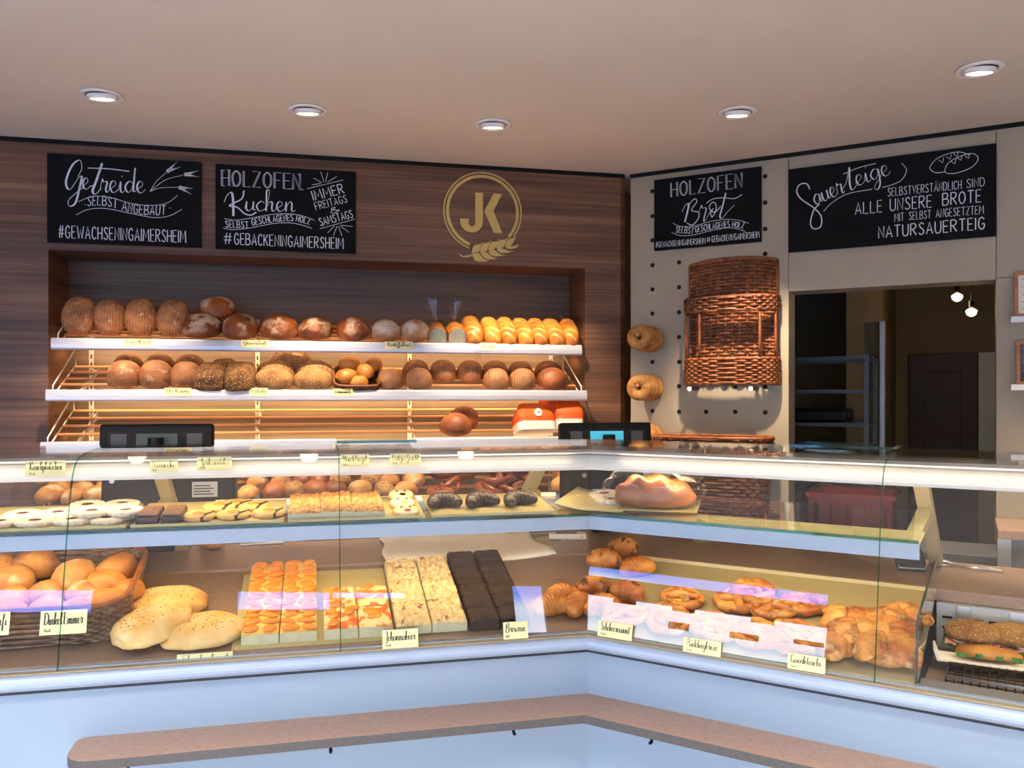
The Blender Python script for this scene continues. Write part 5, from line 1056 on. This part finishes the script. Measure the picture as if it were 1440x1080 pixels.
# nut bars
a = L.z(405, 731, ZT).x; b = L.z(541, 727, ZT).x; yf = .16
def slab(nm, w, d, h, mats, topm=None, bump=.0, seed=0, res=(10, 10)):
    m = MB(); m.box(-w/2, w/2, -d/2, d/2, 0, h*.72); m.cur = 1
    def f(u, v):
        e = min(u, 1-u, v, 1-v); return (-w/2+w*u, -d/2+d*v, h*(.72 if e < 1e-6 else .9+bump*nz(Vector((u*3, v*3, 0)), seed, 3)))
    m.grid(f, res[0], res[1]); return m.mesh(nm, mats)
for r in range(3):
    for k in range(3):
        x = a+(b-a)*(k+.5)/3; y = yf+.045+r*.085; me = slab('nut_bar', (b-a)/3-.001, .083, .026+(.005 if (r+k) % 2 else 0), ['cake_base', 'nut_topping'], bump=.35, seed=r*3+k, res=(16, 14))
        put_t(me, 'nut_bar', 'caramel nut bar, %s row, %s' % (('front', 'middle', 'back')[r], ('left column', 'middle column', 'right column')[k]), 'cake', L, (x, y, zs(y, .0035)), TS, U(-.01, .01), 1, 'caramel nut bars')
# face cookies
first = None
for n, (px, py, dz, tl_, mc, lab) in enumerate(((571, 722, .0, .25, 'tomato', 'front one with a red mouth'), (566, 713, .02, .3, 'quark_yellow', 'middle one with a yellow dot'), (564, 704, .04, .3, 'chocolate', 'back one with brown dots'))):
    p = on_glass(L, px, py, .004); p.z += dz*.3; t = thing('face_cookie', 'round yellow iced face cookie, '+lab, 'cookie', L, p, (tl_, 0, 0), 'iced face cookies')
    MB().lathe([(0, 0), (.04, 0), (.044, .006), (.042, .012), (0, .013)], 32).obj('biscuit', 'shortbread', t); MB().lathe([(.039, .0125), (.036, .0155), (0, .0165)], 32).obj('icing', mat('icing', 'f6edb8', rough=.35), t)
    MB().lathe([(0, .02), (.008, .019), (.012, .0165)], 16, M=Matrix.Translation((.004, -.012, 0))).obj('mouth', mc, t)
    for s in (-.014, .014): MB().lathe([(0, .019), (.004, .018), (.005, .0165)], 12, M=Matrix.Translation((s, .016, 0))).obj('eye', 'chocolate', t)
# chocolate crescents
def crescent(nm, mats, R_, r_, arc, ridges, flat=.85, n=60, start=0):
    pts = [(R_*math.sin(-arc/2+arc*i/n), -R_*math.cos(-arc/2+arc*i/n)+R_*.5, r_*.8) for i in range(n+1)]
    return MB().tube(pts, lambda t_: r_*(.32+.68*math.sin(PI*t_)**.75)*(1+.10*abs(math.sin(ridges*PI*t_))), 14).mesh(nm, mats)
hm = crescent('crescent', 'chocolate', .04, .023, 3.6, 8)
for n, px in enumerate((624, 677, 730)):
    p = on_glass(L, px, 714-n*1.5, .004); put_t(hm, 'chocolate_crescent', 'chocolate dipped crescent pastry, %s of three' % ('left', 'middle', 'right')[n], 'pastry', L, p, TS, PI+.2+n*.1, (1.12, 1.2, 1.15), 'chocolate dipped crescents')
# bagged plaited loaf on the right shelf
p = on_glass(R, 925, 708); t = thing('bagged_sweet_bread', 'brown sweet loaf in a crinkled clear plastic bag on the right glass shelf', 'bread', R, (p.x, .30, zs(.30)), (TS, 0, .25))
def plait(pp, d): return pp+Vector((0, 0, .008*math.sin(pp.x*75+pp.y*30))) if d.z > 0 else pp
MB().add(*(lambda me: ([v.co for v in me.vertices], [tuple(f.vertices) for f in me.polygons]))(loaf('sweet', 'crust_brown', .28, .15, .105, .85, 41, .05, nu=44, nv=26, fn=plait)), smooth=True).obj('loaf', mat('crust_sweet', '8a4a22', 'b06a35', .35, scale=(12, 12, 12)), t)
MB().box(-.15, .15, -.085, .085, 0, .002).obj('card_tray', 'tray_beige', t)
film('plastic_bag', R, None, .34, .19, .128, t, 3, ((-.15, -.01, .05), (-.22, -.03, .02), .035))

# ------------------------------------------------------------------ lower decks
DT = math.atan(DK[2])
KD = DK[2]
def deck(F, px, py, up=0): return F.slope(px, py, DK[0], DK[1]-.004+up, KD)
def dz_(y): return DK[1]-.004+KD*(y-DK[0])
def at_deck(F, px, py, up=0, r=.08):
    p = deck(F, px, py, up); p.y = max(p.y, DK[0]+r); p.x += 0; p.z = dz_(p.y)+.001; return p
def cake(F, nm, cat, lab, grp, xa, xb, ya, yb, cols, rows, h, mats, bump, deco=None, skew=0, hv=0, res=(12, 10)):
    w = (xb-xa)/cols; d = (yb-ya)/rows
    for r in range(rows):
        for k in range(cols):
            me = slab(nm, w-.003, d-.003, h+hv*(k % 2), mats, bump=bump, seed=r*5+k+len(nm), res=res); y = ya+d*(r+.5); x = xa+w*(k+.5)+skew*(y-ya)
            pos = '%s column, %s' % (('left', 'right')[k] if cols == 2 else ORD[k], 'front piece' if r == 0 else ('rear piece' if r == rows-1 else ORD[r]+' from the front'))
            o = put_t(me, nm, lab+', '+pos, cat, F, (x, y, dz_(y)+.002), DT, 0, 1, grp)
            if deco: deco(o, w, d, h+hv*(k % 2), r*7+k)
half = MB().ball(lambda d: Vector((d.x*.025, d.y*.017, max(d.z, -.3)*.008)), 16, 10).mesh('apricot_half', 'apricot')
def apricots(o, w, d, h, s):
    for i in range(2):
        for j in range(3):
            a = bpy.data.objects.new('apricot_half', half); COL.objects.link(a); a.parent = o; a.location = (w*(-.25+.5*i)+.006*math.sin(s+j*3), d*(-.34+.34*j)+.004*math.cos(s*2+i), h*.93); a.rotation_euler = (0, 0, .5*math.sin(s*3+i+j*2)); a.scale = (1+.15*math.sin(s+i*5+j*2), 1+.2*math.cos(s*2+j+i), 1)
pa = deck(L, 338, 912); pb = deck(L, 446, 904)
cake(L, 'apricot_slice', 'cake', 'apricot sheet cake slice', 'apricot sheet cake slices', pa.x, pb.x, .065, .53, 2, 4, .045, ['cake_base', 'quark_yellow'], .12, apricots)
pa = deck(L, 455, 903); pb = deck(L, 553, 897)
def peaches(o, w, d, h, s):
    for i in range(5):
        a = bpy.data.objects.new('peach_piece', half); COL.objects.link(a); a.parent = o; q = random.Random(s*9+i); a.location = (w*q.uniform(-.38, .38), d*q.uniform(-.38, .38), h*.92); a.rotation_euler = (0, 0, q.uniform(0, 3)); a.scale = (.9, .9, .7)
cake(L, 'peach_slice', 'cake', 'peach cream cake slice', 'peach cream cake slices', pa.x, pb.x, .065, .33, 2, 2, .048, ['cake_base', 'peach_top'], .15, peaches)
pa = deck(L, 557, 899); pb = deck(L, 658, 890)
cake(L, 'crumble_slice', 'cake', 'currant crumble cake slice', 'currant crumble cake slices', pa.x, pb.x, .065, .52, 2, 3, .04, ['cake_base', 'crumble'], .4, hv=.004, res=(26, 26))
pa = deck(L, 662, 893); pb = deck(L, 746, 884)
cake(L, 'brownie', 'cake', 'dark chocolate brownie square', 'brownie squares', pa.x, pb.x, .06, .55, 2, 6, .05, ['brownie', 'brownie'], .08)
for xa, xb, lab in ((deck(L, 325, 915).x, deck(L, 556, 900).x, 'beige sheet under the apricot and peach cakes'),):
    o = MB().box(xa, xb, .05, .54, 0, .0015).obj('baking_sheet', 'tray_beige'); o.matrix_world = L.M @ Matrix.Translation((0, .05, dz_(.05))) @ Matrix.Rotation(DT, 4, 'X') @ Matrix.Translation((0, -.05, 0)); tag(o, lab, 'tray')
for n, (px, py, rz, up, ry, lab) in enumerate(((236, 846, .05, .0, 0, 'lying behind the other two'), (283, 892, .12, .0, 0, 'in front on the right'), (214, 897, .62, .03, -.12, 'in front on the left, leaning on the basket side'))):
    p = at_deck(L, px, py, .03, .085); p.z += up; put_t(ME['flat'][n], 'flatbread', 'oval golden flatbread with black seeds, '+lab, 'bread', L, p, DT, rz, (.88, .95, 1), 'oval flatbreads', ry=ry)
# big wicker basket of rolls at the left end
xr = deck(L, 163, 940).x; bw3 = .33
t = bpy.data.objects.new('roll_basket', None); COL.objects.link(t); t.matrix_world = L.M @ Matrix.Translation((xr-bw3, .325, dz_(.325)+.004)) @ Matrix.Rotation(DT, 4, 'X'); tag(t, 'big wicker basket heaped with rolls at the left end of the counter', 'basket')
def bb(u, q):
    a = 2*PI*u; return Vector((bw3*math.copysign(abs(math.cos(a))**.3, math.cos(a))*(.94+.06*q), .215*math.copysign(abs(math.sin(a))**.3, math.sin(a))*(.92+.08*q), .125*q)), Vector((math.cos(a), math.sin(a), 0))
m = MB(); weave(m, bb, 52, 14, .0052, .006, True); m.box(-bw3*.92, bw3*.92, -.19, .19, 0, .006); m.obj('body', 'wicker_grey', t); MB().tube([bb(u/60, 1)[0] for u in range(60)], .0075, 6, closed=True).obj('rim', 'wicker', t)
def inb(px, py, up): p = deck(L, px, py, up); return Vector((p.x, min(max(p.y, .13), .44), dz_(min(max(p.y, .13), .44))+up))
for n, (px, py, k, s, rz, lab) in enumerate(((50, 795, 'sesame', 1.15, .3, 'bright seeded roll on top'), (4, 800, 'sesame', 1.0, 1, 'seeded roll at the left photo edge'), (22, 818, 'bun', 1.05, .2, 'seeded pale bun left of the middle'), (105, 812, 'bun', 1.15, .4, 'round pale bun in the middle'), (167, 803, 'goldbun', 1.15, .9, 'golden bun in the back right corner'), (148, 820, 'goldbun', 1.0, .1, 'torn golden bun near the right side'), (180, 826, 'goldbun', .8, .6, 'small golden roll at the right side'),
        (70, 835, 'bun', 1.0, .1, 'bun in the second row'), (122, 838, 'bun', 1.0, .3, 'pale bun in the second row, right'), (20, 845, 'sesame', 1.0, .8, 'brown seeded roll in the second row'), (150, 848, 'goldbun', 1.05, .3, 'shaded golden bun by the front right corner'), (68, 858, 'bun', .95, 1, 'bun just behind the front rim'), (15, 866, 'sesame', .95, .2, 'seeded roll just behind the front rim'), (108, 860, 'bun', .95, .5, 'bun behind the yellow card'))):
    p = inb(px, py, .10 if n < 7 else .075); p.z -= .03; put_t(ME[k][n % 2], {'sesame': 'sesame_roll', 'bun': 'crusty_bun', 'goldbun': 'golden_bun'}[k], 'basket roll: '+lab, 'roll', L, p, DT, rz, s, 'rolls in the big wicker basket', rx=U(-.3, .3), ry=U(-.2, .2))
# croissants
cm = crescent('croissant', 'crust_croissant', .055, .036, 2.5, 8); cc = crescent('croissant', 'crust_choc_croissant', .055, .038, 2.4, 9)
for n, (F, px, py, rz, up, me, lab) in enumerate(((L, 793, 846, .2, .0, cm, 'plain croissant behind, left of the counter corner'), (L, 783, 872, .1, 0, cm, 'plain croissant in front, left of the counter corner'), (L, 826, 868, .8, 0, cm, 'plain croissant in front, right at the counter corner'), (R, 838, 872, .6, .0, cm, 'plain croissant at the front of the corner joint'),
        (R, 836, 835, .4, 0, cc, 'chocolate croissant in the left of the pile'), (R, 880, 842, -.2, 0, cc, 'chocolate croissant in front of the pile'), (R, 850, 806, .3, .03, cc, 'chocolate croissant in the middle of the pile'), (R, 876, 786, -.1, .02, cc, 'chocolate croissant at the back of the pile'), (R, 898, 805, .5, .0, cm, 'golden croissant right of the chocolate pile'))):
    p = at_deck(F, px, py, .02); p.z += up+.004; put_t(me, 'croissant', lab, 'croissant', F, p, DT, rz+PI, 1.0, 'croissants at the counter corner')
# pudding pretzels and curd pockets
def pudding_pretzel(t):
    pts = [(.07*math.sin(2*PI*i/40), -.055*math.cos(2*PI*i/40), .017) for i in range(40)]
    MB().tube(pts, lambda u: .0165*(1+.15*math.sin(u*40)), 10, closed=True).obj('plait', 'crust_puff', t); MB().tube(smooth([(-.055, -.03, .02), (-.01, .0, .03), (.03, .02, .028), (.05, .035, .02)], 5), .015, 10).obj('cross_strand', 'crust_puff', t); MB().tube(smooth([(.055, -.03, .02), (.01, .0, .026), (-.03, .02, .028), (-.05, .035, .02)], 5), .015, 10).obj('cross_strand', 'crust_puff', t)
    MB().lathe([(0, .018), (.03, .017), (.055, .008)], 24).obj('pudding', 'pudding', t)
first = None
for n, (px, py, lab) in enumerate(((862, 888, 'front row, first'), (925, 896, 'front row, second'), (990, 908, 'front row, third behind its card'), (1052, 917, 'front row, fourth'), (1108, 925, 'front row, fifth'), (940, 866, 'second row, first'), (1000, 877, 'second row, second'), (1060, 887, 'second row, third'), (1117, 890, 'second row, fourth'), (960, 842, 'third row, first'), (1035, 846, 'third row, second'), (1090, 856, 'third row, third'), (1060, 830, 'brightly lit at the very back'), (1128, 850, 'back row beside the empty deck'))):
    p = at_deck(R, px, py, .015); c = first
    if c is None: c = first = thing('pudding_pretzel', '', 'pastry'); pudding_pretzel(first)
    else: c = copy_tree(first)
    c.matrix_world = R.M @ Matrix.Translation(p+Vector((0, 0, .002))) @ Matrix.Rotation(DT, 4, 'X') @ Matrix.Rotation(U(-.5, .5), 4, 'Z') @ Matrix.Scale(.92, 4); tag(c, 'golden pudding pretzel pastry, '+lab, 'pastry', 'pudding pretzel pastries')
def pocket(s):
    q = random.Random(s); m = MB()
    def lobe(c, r, rz, ry, k):
        M = Matrix.Translation(c) @ Matrix.Rotation(rz, 4, 'Z') @ Matrix.Rotation(ry, 4, 'Y')
        def f(d):
            b = 1+.10*nz(d, s+k, 2.2)+.05*abs(math.sin(9*d.x+k)); p = M @ Vector((d.x*r[0]*b, d.y*r[1]*b, d.z*r[2]*b)); p.z = max(p.z, .0); return p
        m.ball(f, 26, 16)
    lobe((0, 0, .026), (.068, .056, .028), 0, 0, 0)
    for k, (x, y) in enumerate(((-1, -1), (1, -1), (1, 1), (-1, 1))):
        a = math.atan2(y*.8, x)+q.uniform(-.2, .2); lobe((x*.036, y*.026, .038+q.uniform(-.004, .006)), (.044, .034, .017), a, .42+q.uniform(-.1, .15), k+1)
    return m.mesh('curd_pocket', 'crust_puff')
PK = [pocket(s) for s in (1, 2, 3, 4)]
for n, (px, py, rz, lab) in enumerate(((1192, 876, .1, 'left column, back one'), (1205, 898, .3, 'left column, middle one'), (1172, 930, .9, 'left column, front one beside the card'), (1243, 880, .0, 'right column, back one'), (1252, 905, .2, 'right column, middle one'), (1243, 940, .1, 'right column, big front one'), (1268, 872, .6, 'at the back beside the divider pane'))):
    p = at_deck(R, px, py, .02, .085); put_t(PK[n % 4], 'curd_pocket', 'folded golden curd pocket pastry, '+lab, 'pastry', R, p+Vector((0, 0, .012 if n in (1, 4) else .001)), DT, rz, 1.0 if n != 5 else 1.2, 'curd pocket pastries')
# cooled end: sandwiches
def sandwich(t, s):
    MB().ball(lambda d: Vector((d.x*.075, d.y*.05, .018+d.z*.018 if d.z < 0 else .018)), 24, 12).obj('bottom_half', 'crust_seeded', t)
    MB().box(-.068, .068, -.045, .045, .018, .022).obj('cheese_slice', 'cheese', t); MB().grid(lambda u, v: ((u-.5)*.155, (v-.5)*.11, .026+.006*math.sin(u*30)*abs(v-.5)*2), 24, 8).obj('lettuce_leaf', 'lettuce', t); MB().grid(lambda u, v: ((u-.5)*.14, (v-.5)*.105, .031+.004*math.sin(u*18+v*7)), 18, 6).obj('ham_slice', 'ham', t)
    for x in (-.03, .03): MB().cyl((x, -.02, .034), (x, -.02, .039), .024, n=20).obj('egg_slice', 'egg_white', t)
    MB().ball(lambda d: Vector((d.x*.077, d.y*.052, .05+d.z*.03 if d.z > 0 else .042)), 28, 14).obj('top_half', 'crust_seeded', t)
t0 = None
for n, (px, py, z, rz, lab) in enumerate(((1352, 872, .855, .1, 'left one at the back'), (1368, 900, .85, .0, 'left one with a ham edge in front'), (1425, 905, .85, -.1, 'right one in front by the photo edge'), (1424, 880, .855, .2, 'right one at the back'))):
    p = R.z(px, py, z+.02); c = t0
    if c is None: c = t0 = thing('seeded_sandwich', '', 'sandwich'); sandwich(c, n)
    else: c = copy_tree(t0)
    c.matrix_world = R.M @ Matrix.Translation((p.x, p.y, z)) @ Matrix.Rotation(rz, 4, 'Z') @ Matrix.Rotation(.3, 4, 'X'); tag(c, 'filled seeded sandwich in the cooled section, '+lab, 'sandwich', 'filled sandwiches')
p = R.z(1395, 925, .85); t = thing('sandwich_basket', 'black perforated basket under the sandwiches in the cooled section', 'basket', R, (R.z(1333, 955, .815).x, .135, .8125))
m = MB(); w = .42
for k in range(22): m.tube([(w*k/21, 0, 0), (w*k/21, 0, .033)], .0022, 5); m.tube([(w*k/21, 0, .033), (w*k/21, .36, .033)], .0018, 5)
for k in range(4): m.tube([(0, 0, .011*k), (w, 0, .011*k)], .0022, 5)
for k in range(14): m.tube([(0, .36*k/13, .033), (w, .36*k/13, .033)], .0018, 5)
m.obj('wire_body', 'black_plastic', t); MB().tube([(0, 0, .033), (w, 0, .033), (w, .36, .033), (0, .36, .033)], .004, 6, closed=True).obj('rim', 'steel', t)
p = R.z(1390, 928, .852); t = thing('filled_long_roll', 'long golden filled roll on a white paper tray, front of the cooled section', 'sandwich', R, (p.x, p.y, .849), (0, 0, .1))
MB().ball(lambda d: Vector((d.x*.085, d.y*.035, .02+d.z*.022 if d.z > 0 else .02+d.z*.015)), 28, 14).obj('roll', 'crust_golden', t); MB().grid(lambda u, v: ((u-.5)*.165, -.03-.008*math.sin(u*22), .012+.014*v), 24, 4).obj('lettuce_leaf', 'lettuce', t)
o = MB().prism([(-.13, 0), (.16, 0), (.17, .03), (.165, .032), (.155, .004), (-.125, .004), (-.135, .032), (-.14, .03)], -.045, .05, ax='y').obj('paper_tray', 'white_paper', t); o.location = (0, 0, -.0045)

# ------------------------------------------------------------------ things lying on the worktop
a = L.v(528, 785, .6); xa = L.z(530, 755, .99).x; xb = L.z(738, 752, .99).x
def sheet(u, v):
    y = 1.0-.44*v; z = .992+.006*math.sin(u*7)+(.0 if y > .60 else -(.60-y)*.35)+.02*max(0, 1-v*3)*math.sin(u*3); return (xa+(xb-xa)*u+.012*math.sin(v*6+u*2), y+.03*math.sin(u*PI)*(-v), z+.004)
o = MB().grid(sheet, 30, 16).obj('baking_paper', 'white_paper'); place(o, L, (0, 0, 0)); so = o.modifiers.new('thick', 'SOLIDIFY'); so.thickness = .006; so.offset = 1; tag(o, 'stack of cream baking paper lying on the worktop behind the brownies', 'paper')
p = L.z(400, 768, .99); t = thing('whisk', 'small wire whisk lying on the left worktop', 'whisk', L, (p.x-.05, p.y, .999), (0, 0, .05))
MB().cyl((-.12, 0, .004), (.05, 0, .006), .006, .008).obj('handle', 'steel', t); m = MB()
for k in range(6):
    a_ = PI*k/6; m.tube(smooth([(.05, 0, .008), (.085, .022*math.cos(a_), .022+.018*math.sin(a_)), (.12, .026*math.cos(a_), .022+.022*math.sin(a_)), (.135, 0, .02), (.12, -.026*math.cos(a_), .022-.015*math.sin(a_)), (.085, -.022*math.cos(a_), .022-.013*math.sin(a_)), (.05, 0, .008)], 4), .0011, 5)
m.obj('wires', 'steel', t)
p = L.z(798, 757, .99); t = thing('white_handset', 'small white handheld device on the worktop at the counter corner', 'device', L, (p.x, p.y, .9885), (0, 0, -.25)); MB().box(-.08, .08, -.03, .03, 0, .024).obj('case', 'lamp_white', t, bevel=.005); MB().cyl((.06, -.0305, .012), (.06, -.029, .012), .003).obj('button', 'tomato', t); MB().box(-.05, .04, -.02, .02, .0241, .0246).obj('keypad', 'grey_plastic', t)
p = L.z(762, 757, .99); o = MB().grid(lambda u, v: ((u-.5)*.2, (v-.5)*.14, .0015+.003*math.sin(u*6)), 8, 5).obj('paper_slip', 'tray_beige'); place(o, L, (p.x, p.y, .9885), (0, 0, -.3)); tag(o, 'beige paper slip on the worktop left of the white device', 'paper')
p = L.z(770, 752, 1.0); t = thing('tongs', 'metal tongs lying on the beige paper slip', 'tongs', L, (p.x-.02, p.y+.01, .995), (0, 0, .2)); MB().tube(smooth([(-.12, 0, 0), (-.04, .012, .004), (.05, .006, .006), (.1, 0, .005)], 5), .004, 6).obj('arm', 'steel', t); MB().tube(smooth([(-.12, -.02, 0), (-.04, -.014, .004), (.05, -.004, .006), (.1, 0, .005)], 5), .004, 6).obj('arm', 'steel', t)
p = R.z(1288, 800, .99); t = thing('card_terminal', 'black card terminal on the right worktop beside the support post', 'card terminal', R, (p.x-.02, p.y+.01, .9885), (0, 0, .2)); MB().prism([(-.06, 0), (-.06, .028), (-.045, .042), (.06, .065), (.07, .055), (.07, 0)], -.045, .045).obj('case', 'black_plastic', t, bevel=.006); MB().tube([(-.04, -.063, .012), (.04, -.063, .012), (.045, -.05, .03), (-.045, -.05, .03)], .003, 6, closed=True).obj('silver_rim', 'steel', t); MB().box(-.03, .03, -.02, .04, .052, .056, Matrix.Rotation(.2, 4, 'X')).obj('keypad', 'grey_plastic', t)
p = R.z(1355, 800, .99); t = thing('wire_tongs', 'shiny wire tongs lying on the worktop above the cooled section', 'tongs', R, (p.x, p.y, .99), (0, 0, -.1))
for s in (0, .02): MB().tube(smooth([(-.11, s, .004), (-.07, .03+s, .012), (-.03, .02+s, .006), (.03, s-.01, .008), (.08, .01+s, .005), (.12, s, .004)], 5), .0035, 6).obj('arm', 'steel', t)
MB().tube([(-.08+.035*math.cos(a_), .02+.03*math.sin(a_), .006) for a_ in [2*PI*i/20 for i in range(20)]], .003, 6, closed=True).obj('loop', 'steel', t)
p = L.z(296, 772, .99); put_t(ME['toast'][0], 'white_loaf', 'slashed white loaf end standing on the left worktop under the till', 'bread', L, (p.x, p.y+.03, .989), 0, .5, (.9, .5, 1.1))
